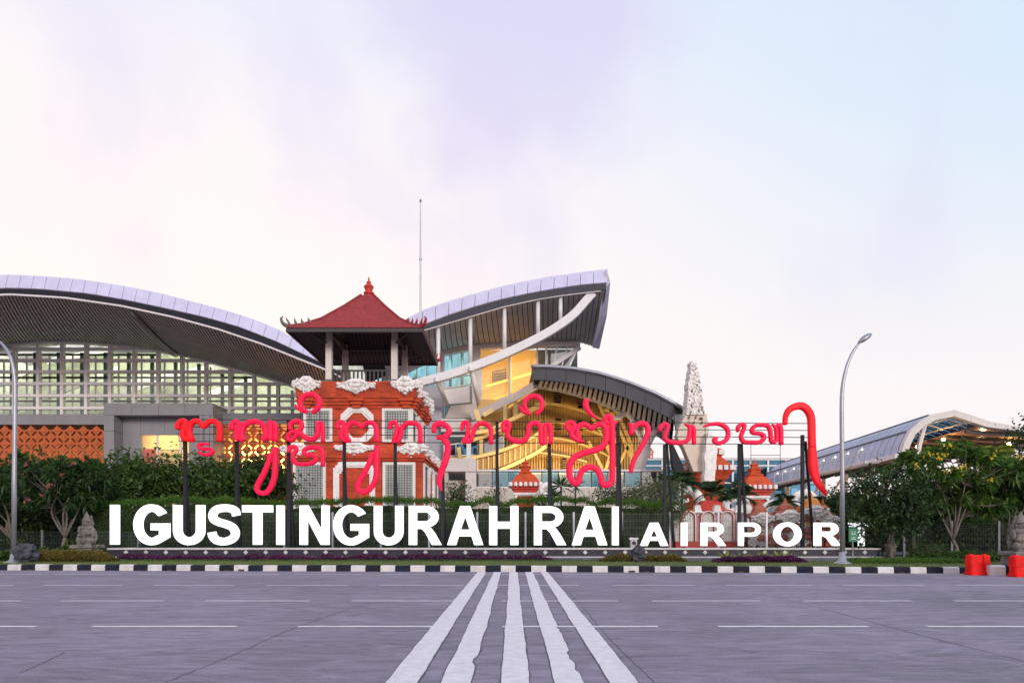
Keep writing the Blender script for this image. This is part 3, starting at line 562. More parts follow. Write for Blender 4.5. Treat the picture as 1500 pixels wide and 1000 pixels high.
MB().tube([at(x, D1(x) + 1, YF + .2) for x in X], .11, 6).build('edge_trim', M['cream_metal'], lw)
MB().rings([[at(x + 4.5, T1(x + 4.5), YF + .5) + Vector((0, .1, -.1)), at(x + 4.5, T1(x + 4.5), YF + .5) + Vector((0, 30, -.6)), at(x + 4.5, T1(x + 4.5), YF + .5) + Vector((0, 30, -.9)), at(x + 4.5, T1(x + 4.5), YF + .5) + Vector((0, .1, -.4))] for x in X]).build('roof', M['fascia'], lw)
def sof(x, t, sag=.0, drop=0.0):
    a = at(x, D1(x) + 1, YF + .3); xb = XB1(x); b = at(xb, W1(xb), YW)
    p = a.lerp(b, t); p.z += -drop - .9 * 4 * t * (1 - t) * .35; return p
ts = [0, .2, .4, .6, .8, 1]
Xs = [-200 + 12 * k for k in range(63)]
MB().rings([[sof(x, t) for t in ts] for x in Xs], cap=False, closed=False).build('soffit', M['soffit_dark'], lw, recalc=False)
mb = MB()
k = -190.0
while k < 545:
    mb.rings([[sof(k, t, 0, .05), sof(k + 2.9, t, 0, .05), sof(k + 2.9, t, 0, .14), sof(k, t, 0, .14)] for t in ts]); k += 5.2
tag(mb.build('soffit_slats', M['soffit'], lw), kind='stuff')
for x in (192, -165):
    MB().tube([sof(x, t, 0, .25) for t in (0.02, .15, .3, .45, .6, .75, .9, 1.0)], [.1, .3, .34, .36, .36, .36, .36, .3], 10).build('roof_rib', M['dark_clad'], lw, smooth=True)
# glass wall
MXs = [22 + 35.05 * k for k in range(-4, 15)]
rowsY = [512, 528.5, 545, 562.5, 580, 598, 614]
for x in MXs:
    MB().bx(gx(x, YW) - .15, gx(x, YW) + .15, YW - .25, YW + .25, gz(622, YW), gz(W1(x) + 1, YW)).build('mullion', M['cream_metal'], lw)
for y in rowsY[:-1]:
    xv = [x for x in range(-110, 505, 3) if W1(x) < y - 2]
    MB().bx(gx(xv[0], YW), gx(xv[-1], YW), YW - .33, YW + .12, gz(y + 2.0, YW), gz(y - 2.0, YW)).build('transom', M['cream_metal'], lw)
ribbon('arch_trim', [at(x, W1(x) - 1, YW - .35) for x in range(-110, 505, 8)], [at(x, W1(x) + 3.5, YW - .35) for x in range(-110, 505, 8)], M['cream_metal'], lw, (0, .7, 0))
for a, b in zip(MXs, MXs[1:]):
    prev = 490
    for y in rowsY:
        ya, yb = max(prev, W1(a)), max(prev, W1(b)); prev = y
        if min(ya, yb) > y - 3: continue
        MB().add([at(a + 2, y, YW), at(b - 2, y, YW), at(b - 2, min(yb, y - .5), YW), at(a + 2, min(ya, y - .5), YW)], [(0, 1, 2, 3)]).build('pane', M['glass'], lw, recalc=False)
# inside the hall
hall = MB(); hall.bx(gx(-140, YW), gx(520, YW), YW + 7.8, YW + 8, gz(622, YW), gz(488, YW)); hall.build('inner_wall', M['interior'], lw)
MB().bx(gx(-140, YW), gx(520, YW), YW + .4, YW + 8, gz(624, YW), gz(620, YW)).build('floor_slab', M['interior'], lw)
for a in MXs[:-1]:
    x = a + 13; MB().bx(gx(x, YW) - .15, gx(x, YW) + .15, YW + 1.6, YW + 1.9, gz(620, YW), gz(max(W1(x) + 6, 510), YW)).build('column', M['teal'], lw)
    MB().bx(gx(x + 9, YW) - .07, gx(x + 9, YW) + .07, YW + 3, YW + 3.2, gz(620, YW), gz(max(W1(x) + 6, 510), YW)).build('column', M['cream_metal'], lw)
for y in (515, 549, 584):
    xv = [x for x in range(-110, 505, 3) if W1(x) < y - 4]; MB().bx(gx(xv[0], YW), gx(xv[-1], YW), YW + 1.1, YW + 1.35, gz(y + 1.2, YW), gz(y - 1.2, YW)).build('inner_beam', M['black_steel'], lw)
for a, b, c, d in ((20, 600, 175, 540), (70, 530, 190, 505), (90, 610, 240, 555), (190, 560, 330, 535), (240, 600, 370, 556), (-60, 590, 60, 535)):
    MB().beam(at(a, b, YW + 5.5), at(c, d, YW + 5.5), .3, .6).build('reflection_beam', M['white_metal'], lw)  # added pale diagonals standing in for lines reflected in the glass
for k, x in enumerate((-60, 80, 220, 360)):
    lamp_light('hall_light', 'AREA', at(x, 520 + (12 if x > 200 else 0) + (30 if x > 300 else 0), YW + 3.6), 360, (1.0, .98, .76), 11, (R(80), 0, 0), 3)
# grey ledges
YL = 70.4
MB().bx(gx(-160, YL), gx(153, YL), YL, YW + 1, gz(621.5, YL), gz(606.5, YL)).build('ledge', M['grey_clad'], lw)
MB().bx(gx(312, YL), gx(470, YL), YL, YW + 1, gz(620.5, YL), gz(605, YL)).build('ledge', M['grey_clad'], lw)
MB().bx(gx(-160, YL), gx(240, YL), YW + .6, YW + .9, GZ - .1, gz(620, YL)).build('lower_wall', M['backing'], lw)  # one wall in two tones: unlit left, glowing right, put into colour
MB().bx(gx(240, YL) + .01, gx(470, YL), YW + .6, YW + .9, GZ - .1, gz(620, YL)).build('lower_wall', M['interior_warm'], lw)
# terracotta lattice: notched diamonds meeting at their corners
p = 19.2 * (YL + .3) / F / 2
def dia(m):
    q = []; mbx = MB()
    cor = [(p * .985, 0), (0, p * .985), (-p * .985, 0), (0, -p * .985)]
    for i in range(4):
        a = Vector(cor[i]); b = Vector(cor[(i+1) % 4]); nrm = (a + b).normalized() * -.16 * p
        q += [a, a.lerp(b, .17), a.lerp(b, .24) + nrm, a.lerp(b, .76) + nrm, a.lerp(b, .83)]
    mbx.prism([[(v.x, 0, v.y) for v in q]], (0, .22, 0))
    s = p * .42; mbx.rings([[(-s, -.002, 0), (0, -.002, -s), (s, -.002, 0), (0, -.002, s)], [(-s*.7, -.09, 0), (0, -.09, -s*.7), (s*.7, -.09, 0), (0, -.09, s*.7)]])
    return pmesh(mbx, 'tile', m)
dme_ = dia(M['terra'])
for a, b in ((-70, 155), (313, 446)):
    sc_ = thing('terracotta_screen', 'pierced terracotta lattice screen ' + ('left of the grey portal under the ledge' if a < 0 else 'between the grey portal and the brick tower, lit from behind'), 'screen', (gx((a+b)/2, YL), YL + .3, GZ), 'terracotta lattice screens')
    Xa, Xb = gx(a, YL + .3), gx(b, YL + .3); zt_ = gz(621.5, YL + .3); j = 0; z = zt_ - p * .9
    while z > 4.2:
        x = Xa + p * (1 if j % 2 else 2)
        while x < Xb - p * .3: inst('tile', dme_, sc_, (x, YL + .3 + random.gauss(0, .006), z)); x += 2 * p
        z -= p; j += 1
    MB().bx(Xa, Xb, YL + .28, YL + .5, GZ, z + p * .2).build('base_panel', M['terra'], sc_)
lamp_light('lattice_light', 'AREA', (gx(375, YL), YL + 1.6, 9.0), 1100, (1.0, .72, .3), 8, (R(100), 0, 0), 2)
lamp_light('lattice_light', 'AREA', (gx(60, YL), YL + 1.6, 9.5), 90, (1.0, .8, .5), 12, (R(100), 0, 0), 1)
# grey portal with a lit shop window
YP = 68.0
pt = thing('entrance_portal', 'grey metal clad portal block framing a lit window', 'portal', (gx(235, YP), YP, GZ))
def clad(px0, px1, py0, py1, Y0, Y1, nm='cladding_panel', m='grey_clad', z0=None): MB().bx(gx(px0, YP) + .015, gx(px1, YP) - .015, Y0, Y1, (gz(py1, YP) if z0 is None else z0) + .015, gz(py0, YP) - .015).build(nm, M[m], pt)
for a, b in ((152, 193), (193, 232), (232, 271), (271, 312)): clad(a, b, 590, 608, YP, YP + 3.5)
clad(152, 167, 608, 631, YP, YP + 3.5); clad(152, 167, 631, 760, YP, YP + 3.5, z0=GZ)
for k in range(4): clad(292 + k * 5, 297 + k * 5, 608, 760, YP + .05 * (k % 2), YP + 3.5, z0=GZ)
clad(167, 194, 608, 760, YP + 1.5, YP + 1.9, z0=GZ); clad(266, 292, 608, 760, YP + 1.5, YP + 1.9, z0=GZ)
for a, b in ((194, 230), (230, 266)): clad(a, b, 608, 633, YP + 1.5, YP + 1.9)
wf = MB(); wx0, wx1, wz = gx(195, YP + 1.6), gx(265, YP + 1.6), gz(634.5, YP + 1.6); y_ = YP + 1.62
for x in (wx0 + .08, (wx0 + wx1) / 2, wx1 - .08): wf.bx(x - .09, x + .09, y_, y_ + .15, 3.0, wz)
wf.bx(wx0 + .17, wx1 - .17, y_ + .005, y_ + .145, wz - .18, wz - .003); wn_ = wf.build('window', M['window_white'], pt)
for a, b in ((wx0 + .2, (wx0+wx1)/2 - .1), ((wx0+wx1)/2 + .1, wx1 - .2)): MB().add([(a, y_ + .07, 3), (b, y_ + .07, 3), (b, y_ + .07, wz - .2), (a, y_ + .07, wz - .2)], [(0, 1, 2, 3)]).build('pane', M['glass'], wn_, recalc=False)
MB().bx(wx0 - 1, wx1 + 1, YP + 4.2, YP + 4.4, 2, wz + 1).build('room_wall', M['interior_warm'], pt)
MB().bx(gx(206, 71), gx(228, 71), YP + 3.0, YP + 3.6, 5, gz(657, 71)).build('cabinet', M['red_paint'], pt)
rl = MB()
for k in range(18): rl.bx(gx(232 + k * 1.8, 70.5) - .02, gx(232 + k * 1.8, 70.5) + .02, YP + 2.6, YP + 2.64, 6, gz(658, 70.5))
rl.bx(gx(231, 70.5), gx(264, 70.5), YP + 2.59, YP + 2.65, gz(658, 70.5) - .05, gz(658, 70.5)); rl.build('railing', M['dark_wood'], pt)
lamp_light('room_light', 'AREA', (gx(230, 70), YP + 2.6, wz + .3), 170, (1.0, .80, .45), 4, (R(30), 0, 0), .6)

# ================================================================== central wing: upswept roof
Y2, V2 = 58.0, 68.0
T2 = lambda x: interp([(520,500),(570,478),(597,466),(620,453.7),(654,441.6),(692.6,430.6),(732,420),(772,411),(811,404),(851,398.7),(889,394)], x)
B2 = lambda x: interp([(520,522),(570,498),(597,485),(620,474.6),(659.6,459.6),(697,447.7),(734,437.6),(774,429),(813.5,422),(855,416),(894,413)], x)
D2 = lambda x: interp([(520,533),(597,494),(620,483),(686,463.6),(739,448),(787,437.6),(822,432),(880,425)], x)
S2 = lambda x: interp([(520,570),(600,535),(642,514),(690,504),(760,500),(850,500),(870,506)], x)
cw = thing('terminal_building', 'terminal wing with roof sweeping up to a point above a white bow truss', 'building', (gx(740, V2), V2, GZ))
panels(cw, T2, B2, [541 + 19.3 * k for k in range(19)][:18] + [889.5], 1.0, Y2, Y2 + .5)
X2 = [530 + 10 * k for k in range(36)] + [888]
ribbon('dark_band', [at(x, B2(x) + .3, Y2 + .12) for x in X2], [at(x, D2(x), Y2 + .12) for x in X2], M['band_grey'], cw, (0, .25, 0))
MB().tube([at(x, D2(x) + .8, Y2 + .22) for x in X2[:-1]], .07, 6).build('edge_trim', M['cream_metal'], cw)
MB().rings([[at(x, T2(x), Y2 + .5) + Vector((0, .1, -.12)), at(x, T2(x), Y2 + .5) + Vector((0, 9.5, -.4)), at(x, T2(x), Y2 + .5) + Vector((0, 9.5, -.7)), at(x, T2(x), Y2 + .5) + Vector((0, .1, -.4))] for x in X2]).build('roof', M['fascia'], cw)
MB().rings([[at(888.5, 394.5, 58.1), at(894, 413, 58.1), at(883, 424, 58.2), at(880, 405, 58.4)], [at(887, 428, 61.5), at(889, 462, 61.8), at(877, 466, 61.6), at(877, 440, 61.5)], [at(880, 488, 66), at(878, 511, 66), at(868, 509, 66), at(868, 492, 66)]]).build('roof_end', M['fascia'], cw)
def sof2(x, t, d=0.):
    a = at(x, D2(x) + .5, Y2 + .35); xb = interp([(520,530),(640,645),(743,751),(862,854),(890,872)], x); b = at(xb, S2(xb), V2); p_ = a.lerp(b, t); p_.z -= d + 4 * t * (1 - t) * .3; return p_
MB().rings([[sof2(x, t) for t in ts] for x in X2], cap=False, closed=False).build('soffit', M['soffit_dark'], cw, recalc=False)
k = 560.0
while k < 884:
    MB().rings([[sof2(k, t, .02), sof2(k + 6.6, t, .02), sof2(k + 6.6, t, .12), sof2(k, t, .12)] for t in ts]).build('soffit_panel', M['soffit'], cw); k += 7.6
def pbeam(pts, Y, hgt, dep, nm, m, parent, n=5):
    """bent box beam along a traced line at distance Y (Y may be a pair)"""
    P = spline([Vector((a, b, 0)) for a, b in pts], n); rs = []; N = len(P)
    for i, q in enumerate(P):
        d = (P[min(i+1, N-1)] - P[max(i-1, 0)]).normalized(); nv = Vector((-d.y, d.x)) * hgt / 2; y = lerp(Y[0], Y[1], i / (N-1)) if isinstance(Y, tuple) else Y
        a, b = at(q.x + nv.x, q.y + nv.y, y), at(q.x - nv.x, q.y - nv.y, y); rs.append([a, b, b + Vector((0, dep, 0)), a + Vector((0, dep, 0))])
    return MB().rings(rs).build(nm, m, parent)
pbeam([(530,572),(600,563),(622,557),(650,550),(690,537),(740,517),(790,493),(820,475),(842,458),(858,440),(869,428)], Y2 + .35, 11.5, .6, 'bow_beam', M['white_metal'], cw)
for x, a, b in ((642, 478, 556), (689, 464, 538), (739, 450, 516), (788, 439, 492), (821, 434, 472)):
    MB().tube([at(x, a, Y2 + .6), at(x, b, Y2 + .6)], .18, 10).build('hanger_post', M['white_metal'], cw, smooth=True)
for a, b, c, d in ((640, 556, 655, 592), (690, 540, 704, 604), (596, 562, 610, 598)):
    MB().tube([at(a, b, Y2 + .7), at(c, d, 63)], .2, 10).build('raking_strut', M['cream_metal'], cw, smooth=True)
    MB().tube([at(a, b - 3, Y2 + .15), at(a, b + 3, Y2 + .15)], .22, 10).build('joint_collar', M['white_metal'], cw)
ribbon('head_beam', [at(x, S2(x) - 2, V2 - .4) for x in range(560, 860, 10)], [at(x, S2(x) + 7, V2 - .4) for x in range(560, 860, 10)], M['cream_metal'], cw, (0, .8, 0))
def quadp(pts, Y, nm, m, parent, dep=.15): return MB().prism([[at(a, b, Y) for a, b in pts]], (0, dep, 0)).build(nm, m, parent)
def window(parent, pts, Y, nm_, fm, gm, nsplit, fw=1.6):
    """four-cornered glazed opening (bl, br, tr, tl) with frame and panes split across"""
    bl, br, tr, tl = [Vector(q) for q in pts]; f = MB()
    for a, b in ((bl, br), (br, tr), (tr, tl), (tl, bl)): f.beam(at(a.x, a.y, Y - .05), at(b.x, b.y, Y - .05), fw * Y / F, .25, (0, 1, 0))
    for i in range(1, nsplit):
        t = i / nsplit; a, b = bl.lerp(br, t), tl.lerp(tr, t); f.beam(at(a.x, a.y, Y - .02), at(b.x, b.y, Y - .02), fw * .7 * Y / F, .15, (0, 1, 0))
    wo = f.build('window', fm, parent)
    for i in range(nsplit):
        a, b, c, d = bl.lerp(br, i/nsplit), bl.lerp(br, (i+1)/nsplit), tl.lerp(tr, (i+1)/nsplit), tl.lerp(tr, i/nsplit)
        MB().add([at(q.x, q.y, Y) for q in (a, b, c, d)], [(0, 1, 2, 3)]).build('pane', gm, wo, recalc=False)
    return wo
window(cw, [(596, 556), (640, 550), (640, 523), (596, 535)], V2, 'window', M['white_metal'], M['glass'], 3)
window(cw, [(648, 546), (690, 534), (690, 508), (648, 519)], V2, 'window', M['white_metal'], M['glass'], 3)
window(cw, [(600, 576), (690, 563), (690, 549), (600, 561)], V2, 'window', M['white_metal'], M['glass'], 5)
quadp([(560, 600), (700, 588), (700, 564), (560, 580)], V2, 'spandrel', M['cream_metal'], cw, 1.5)
quadp([(652, 612), (694, 612), (702, 590), (660, 594)], V2 - 3, 'bracket', M['beige'], cw, 1.2)
quadp([(646, 632), (688, 632), (688, 613), (646, 613)], V2 - 5, 'white_slab', M['plaster'], cw, 2)
MB().bx(gx(604, 64), gx(647, 64), 64, 66, GZ, gz(565, 64)).build('grey_wall', M['wall_grey'], cw)
MB().bx(gx(545, V2), gx(700, V2), V2 + 3.5, V2 + 3.7, 12, gz(500, V2)).build('inner_wall', M['reflect_cyan'], cw)  # cyan wall added in place of the sky reflection in these windows
for k in range(7): MB().bx(gx(590 + k * 17, V2 + 2), gx(594 + k * 17, V2 + 2), V2 + 1.6, V2 + 2, 12, gz(500, V2 + 2)).build('inner_column', M['teal'], cw)
lamp_light('reflection_fill', 'AREA', at(640, 535, V2 + 1), 150, (.8, .95, 1.0), 7, (R(90), 0, 0), 1.5)  # added light that brightens the cyan wall to pass for reflected sky
MB().bx(gx(692, V2), gx(704, V2), V2 - .6, V2 + .4, GZ, gz(507, V2)).build('pier', M['cream_metal'], cw)
MB().bx(gx(646, V2), gx(651, V2), V2 - .6, V2 + .4, gz(620, V2), gz(512, V2)).build('pier', M['cream_metal'], cw)
window(cw, [(705, 594), (745, 580), (745, 518), (705, 528)], V2, 'window', M['cream_metal'], M['glass'], 1, 2)
window(cw, [(747, 579), (787, 562), (787, 508), (747, 516)], V2, 'window', M['cream_metal'], M['glass'], 1, 2)
MB().bx(gx(702, V2), gx(800, V2), V2 + 3.2, V2 + 3.4, gz(612, V2), gz(500, V2)).build('lit_inner_wall', M['gold'], cw)
for a, b, c, d in ((712, 590, 786, 562), (712, 566, 786, 545), (748, 520, 748, 576)): MB().beam(at(a, b, V2 + 1.8), at(c, d, V2 + 1.8), .22, .25).build('gold_beam', M['gold'], cw)
gr = MB()
for k in range(7): gr.beam(at(722 + k * 3, 545 + k % 2, V2 + 2.5), at(722 + k * 3, 563 - k, V2 + 2.5), .1, .1)
for k in range(5): gr.beam(at(721, 545 + k * 4, V2 + 2.5), at(741, 541 + k * 4, V2 + 2.5), .08, .08)
gr.build('inner_grille', M['dark_wood'], cw)
lamp_light('gold_hall_light', 'AREA', at(722, 556, V2 + .5), 150, (1.0, .64, .20), 2.6, (R(90), 0, 0), 3.6); lamp_light('gold_hall_light', 'AREA', at(768, 540, V2 + .5), 150, (1.0, .64, .20), 2.6, (R(90), 0, 0), 3.2)
window(cw, [(800, 537), (834, 537), (848, 505), (800, 507)], V2 - .5, 'window', M['cream_metal'], M['glass_win'], 3, 2.5)
pbeam([(806, 537), (850, 508)], V2 - 1, 6, .4, 'brace', M['white_metal'], cw)
MB().bx(gx(790, V2), gx(850, V2), V2 + 3, V2 + 3.2, 10, gz(500, V2)).build('inner_wall', M['interior_dark'], cw)
mast = thing('mast', 'thin tall antenna mast rising behind the upswept roof', 'mast', (gx(616, 76), 76, GZ))
MB().tube([(gx(616, 76), 76, GZ), (gx(616, 76), 76, gz(380, 76)), (gx(616, 76), 76, gz(293, 76))], [.16, .1, .05], 8).build('pole', M['galv'], mast)
MB().lathe([(.02, 0), (.12, .1), (.12, .3), (.02, .4)], at(616, 297, 76), 8).build('tip', M['dark_clad'], mast)
MB().lathe([(.05, 0), (.16, .1), (.16, .3), (.05, .4)], at(616, 382, 76), 8).build('collar', M['galv'], mast)

# ================================================================== golden hall under the dark canopy
YC = 52.0
ch_ = thing('entrance_hall', 'gold lit hall of slatted walls under a dark curved canopy edge', 'building', (gx(850, 60), 60, GZ))
CT = lambda x: interp([(770,536),(800,535.5),(840,538.5),(880,546),(920,558.5),(960,575),(990,591),(1007,601)], x)
CB = lambda x: interp([(770,556),(800,556.5),(840,561),(880,570.5),(920,583.5),(950,597),(985,614),(1007,640)], x)
xs = [779, 800, 829, 858, 887, 916, 945, 968, 986]
for a, b in zip(xs, xs[1:]):
    n = [a + .3 + (b - a - .6) * k / 3 for k in range(4)]
    MB().rings([[at(x, CT(x) + 2, YC), at(x, CB(x), YC + .5), at(x, CB(x), YC + .5) + Vector((0, .3, .1)), at(x, CT(x) + 2, YC) + Vector((0, .3, 0))] for x in n]).build('canopy_panel', M['dark_clad'], ch_)
MB().rings([[at(986, CT(986) + 2, YC), at(986, 614, YC + .3), at(992, 645, YC + .5)], [at(1007, 602, YC + 3), at(1005, 640, YC + 3), at(1003, 650, YC + 3)]]).build('canopy_end', M['dark_clad'], ch_)
MB().tube([at(x, CT(x) + .6, YC - .05) for x in list(range(778, 1000, 9)) + [1006]], .14, 8).build('canopy_lip', M['galv'], ch_, smooth=True)
MB().rings([[at(x, CT(x) + 1.5, YC + .1), at(x, CT(x) + 1.5, YC + .1) + Vector((0, 14, 1.6)), at(x, CT(x) + 1.5, YC + .1) + Vector((0, 14, 1.3)), at(x, CT(x) + 4, YC + .2)] for x in list(range(780, 1000, 9)) + [1006]]).build('canopy_roof', M['dark_clad'], ch_)
AB = lambda x: interp([(780,562),(830,571),(880,587),(920,606),(960,630),(1000,660)], x)
def csof(x, t, d=0.): 
    a = at(x, CB(x) - 2, YC + .7); b = at(x - 4, AB(x - 4) + 1, 57); p_ = a.lerp(b, t); p_.z -= d; return p_
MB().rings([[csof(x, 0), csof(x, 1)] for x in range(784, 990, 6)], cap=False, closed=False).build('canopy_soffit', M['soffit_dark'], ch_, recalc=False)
x = 792.0
while x < 982:
    MB().rings([[csof(x, t, .03), csof(x + 4.2, t, .03), csof(x + 4.2, t, .22), csof(x, t, .22)] for t in (0, .5, 1)]).build('soffit_panel', M['soffit'], ch_); x += 7.2
MB().tube(spline([at(x, AB(x), 56.6) for x in (782, 830, 880, 920, 960, 985)], 5), .33, 10).build('arch_tube', M['grey_clad'], ch_, smooth=True)
def WYd(x): return 62 + ((x - 830) / 100) ** 2 * 2.5
bk = MB(); bk.rings([[at(x, 694, WYd(x) + .3), at(x, AB(x) - 4 if x > 780 else lerp(606, 572, (x - 735) / 47), WYd(x) + .3)] for x in range(735, 945, 8)], cap=False, closed=False); bk.build('wall_backing', M['gold'], ch_, recalc=False)
sl = MB(); x = 738.0
while x < 940:
    Y = WYd(x); sl.bx(gx(x, Y), gx(x + 2.5, Y), Y, Y + .25, gz(694, Y), gz(AB(x) - 3 if x > 782 else lerp(606, 572, (x - 738) / 44), Y)); x += 4.0
tag(sl.build('wall_slats', M['gold'], ch_), kind='stuff')
for lx, ly0, ly1, lw_ in ((812, 574, 593, 9), (847, 580, 597, 9), (814, 613, 629, 8), (846, 616, 630, 7), (801, 668, 690, 7), (823, 671, 692, 7), (886, 632, 648, 14)):
    Y = WYd(lx) - .25; lo = MB().bx(gx(lx, Y), gx(lx + lw_, Y), Y, Y + .2, gz(ly1, Y), gz(ly0, Y)).build('louvre', M['black_steel'], ch_)
    n = int((ly1 - ly0) / 3.2)
    for k in range(1, n): MB().bx(gx(lx, Y) + .02, gx(lx + lw_, Y) - .02, Y - .09, Y - .004, gz(ly0 + k * 3.2 + .5, Y), gz(ly0 + k * 3.2 - .4, Y)).build('slat', M['gold'], lo)
for pts in ([(784,590),(820,592),(855,602),(890,617)], [(784,640),(825,643),(865,655),(900,672)], [(784,662),(825,667),(860,676)], [(784,616),(825,619),(865,630),(900,646)]):
    pbeam(pts, 61, 2.2, .5, 'ring_beam', M['gold_steel'], ch_)
for a, b, c, d, Y in ((876,588,902,650,60), (893,596,924,668,60), (903,600,930,664,59.5), (884,600,918,604,60), (862,646,884,690,61), (880,620,900,690,61), (905,628,886,692,60.5), (922,650,900,692,60), (925,650,928,694,59), (868,612,890,648,61), (938,668,924,692,58)):
    MB().beam(at(a, b, Y), at(c, d, Y), .2, .26).build('truss_member', M['gold_steel'], ch_)
for pts, r in (([(974,602),(955,640),(943,663)], .24), ([(946,655),(940,672),(934,695)], .48), ([(917,598),(930,622),(941,645)], .22), ([(921,597),(908,611),(900,612)], .2)):
    MB().tube([at(a, b, 56.2) for a, b in pts], r, 12).build('branch_strut', M['cream_metal'], ch_, smooth=True)
# gold balconies climbing on the left
pbeam([(688,634),(715,630),(740,618),(765,606),(800,588)], 58.5, 5, 1.0, 'balcony_edge', M['gold_steel'], ch_)
pbeam([(650,672),(690,670),(730,661),(770,645),(800,628)], 58, 4.5, .6, 'balcony_edge', M['gold_steel'], ch_)
pbeam([(650,684),(690,683),(730,675),(770,659),(800,642)], 58.3, 18, .3, 'balcony_panel', M['bronze'], ch_)
BT_, BB_ = [(650,675),(690,674),(730,666),(770,650),(800,633)], [(650,693),(690,692),(730,684),(770,668),(800,651)]
for k in range(19):
    xr = 653 + k * 7.8; MB().beam(at(xr, interp(BT_, xr), 58.22), at(xr, interp(BB_, xr), 58.22), .09, .14).build('balcony_rib', M['gold_steel'], ch_)
pbeam([(655,697),(700,695),(740,685),(780,666),(800,653)], 58.1, 4.5, .6, 'balcony_edge', M['gold_steel'], ch_)
pbeam([(676,648),(705,640),(735,628)], 59, 5, .6, 'balcony_edge', M['gold_steel'], ch_)
for a, b, c, d in ((705,640,705,700), (672,655,674,672), (740,592,740,618), (708,608,722,600), (755,575,755,612), (697,600,710,640)): MB().beam(at(a, b, 59.4), at(c, d, 59.4), .32, .4).build('gold_column', M['gold_steel'], ch_)
window(ch_, [(652, 668), (700, 666), (700, 646), (652, 652)], 60.5, 'window', M['cream_metal'], M['glass_blue'], 3)
window(ch_, [(706, 665), (738, 657), (738, 634), (706, 642)], 60.5, 'window', M['gold_steel'], M['glass_win'], 2)
MB().bx(gx(652, 62), gx(742, 62), 62.5, 62.7, 3, gz(638, 62)).build('inner_wall', M['interior_dark'], ch_)
MB().bx(gx(700, 61.5), gx(745, 61.5), 62.0, 62.3, gz(640, 62), gz(585, 62)).build('gold_wall', M['gold'], ch_)
pbeam([(690,610),(740,588),(790,560)], (62, 57), 11, .6, 'ramp_beam', M['cream_metal'], ch_)
lamp_light('gold_uplight', 'AREA', at(835, 690, 56.6), 620, (1.0, .68, .27), 9, (R(122), 0, 0), 1.2)
lamp_light('gold_uplight', 'AREA', at(720, 689, 56.0), 45, (1.0, .68, .27), 4, (R(125), 0, 0), 1)
# low beige block with a window strip in front of the hall
lb = thing('low_building', 'low beige wall with a glass window strip in front of the gold hall', 'building', (gx(800, 55), 55, GZ))
MB().bx(gx(648, 55), gx(975, 55), 55, 55.4, GZ, gz(714, 55)).build('wall', M['beige'], lb)
MB().bx(gx(648, 53), gx(697, 53), 53, 55.2, gz(690, 53), gz(671, 53)).build('lintel', M['plaster'], lb)
MB().bx(gx(682, 52.9), gx(697, 52.9), 52.9, 54, GZ, gz(691, 52.9)).build('pillar', M['plaster'], lb)
MB().bx(gx(684, 56), gx(690, 56), 55.5, 56.1, gz(680, 56), gz(636, 56)).build('pillar', M['white_metal'], lb)
MB().bx(gx(646, 53), gx(656, 53), 53.2, 54, GZ, gz(690.5, 53)).build('pillar', M['beige'], lb)
MB().bx(gx(657, 54), gx(681, 54), 54.2, 54.5, GZ, gz(703, 54)).build('parapet', M['beige'], lb)
for k in range(11):
    a = 697 + k * 24.2; window(lb, [(a, 713.5), (a + 24, 713.5), (a + 24, 690), (a, 690)], 55.25, 'window', M['cream_metal'], M[('glass_win', 'glass_sky', 'glass_blue', 'glass_win', 'glass_sky')[k % 5]], 1, 1.5)
MB().bx(gx(690, 55), gx(975, 55), 54.9, 57, gz(690, 55), gz(687.5, 55)).build('roof_slab', M['white_metal'], lb)
MB().bx(gx(648, 57), gx(975, 57), 57.5, 57.7, GZ, gz(692, 57)).build('inner_wall', M['interior_dark'], lb)
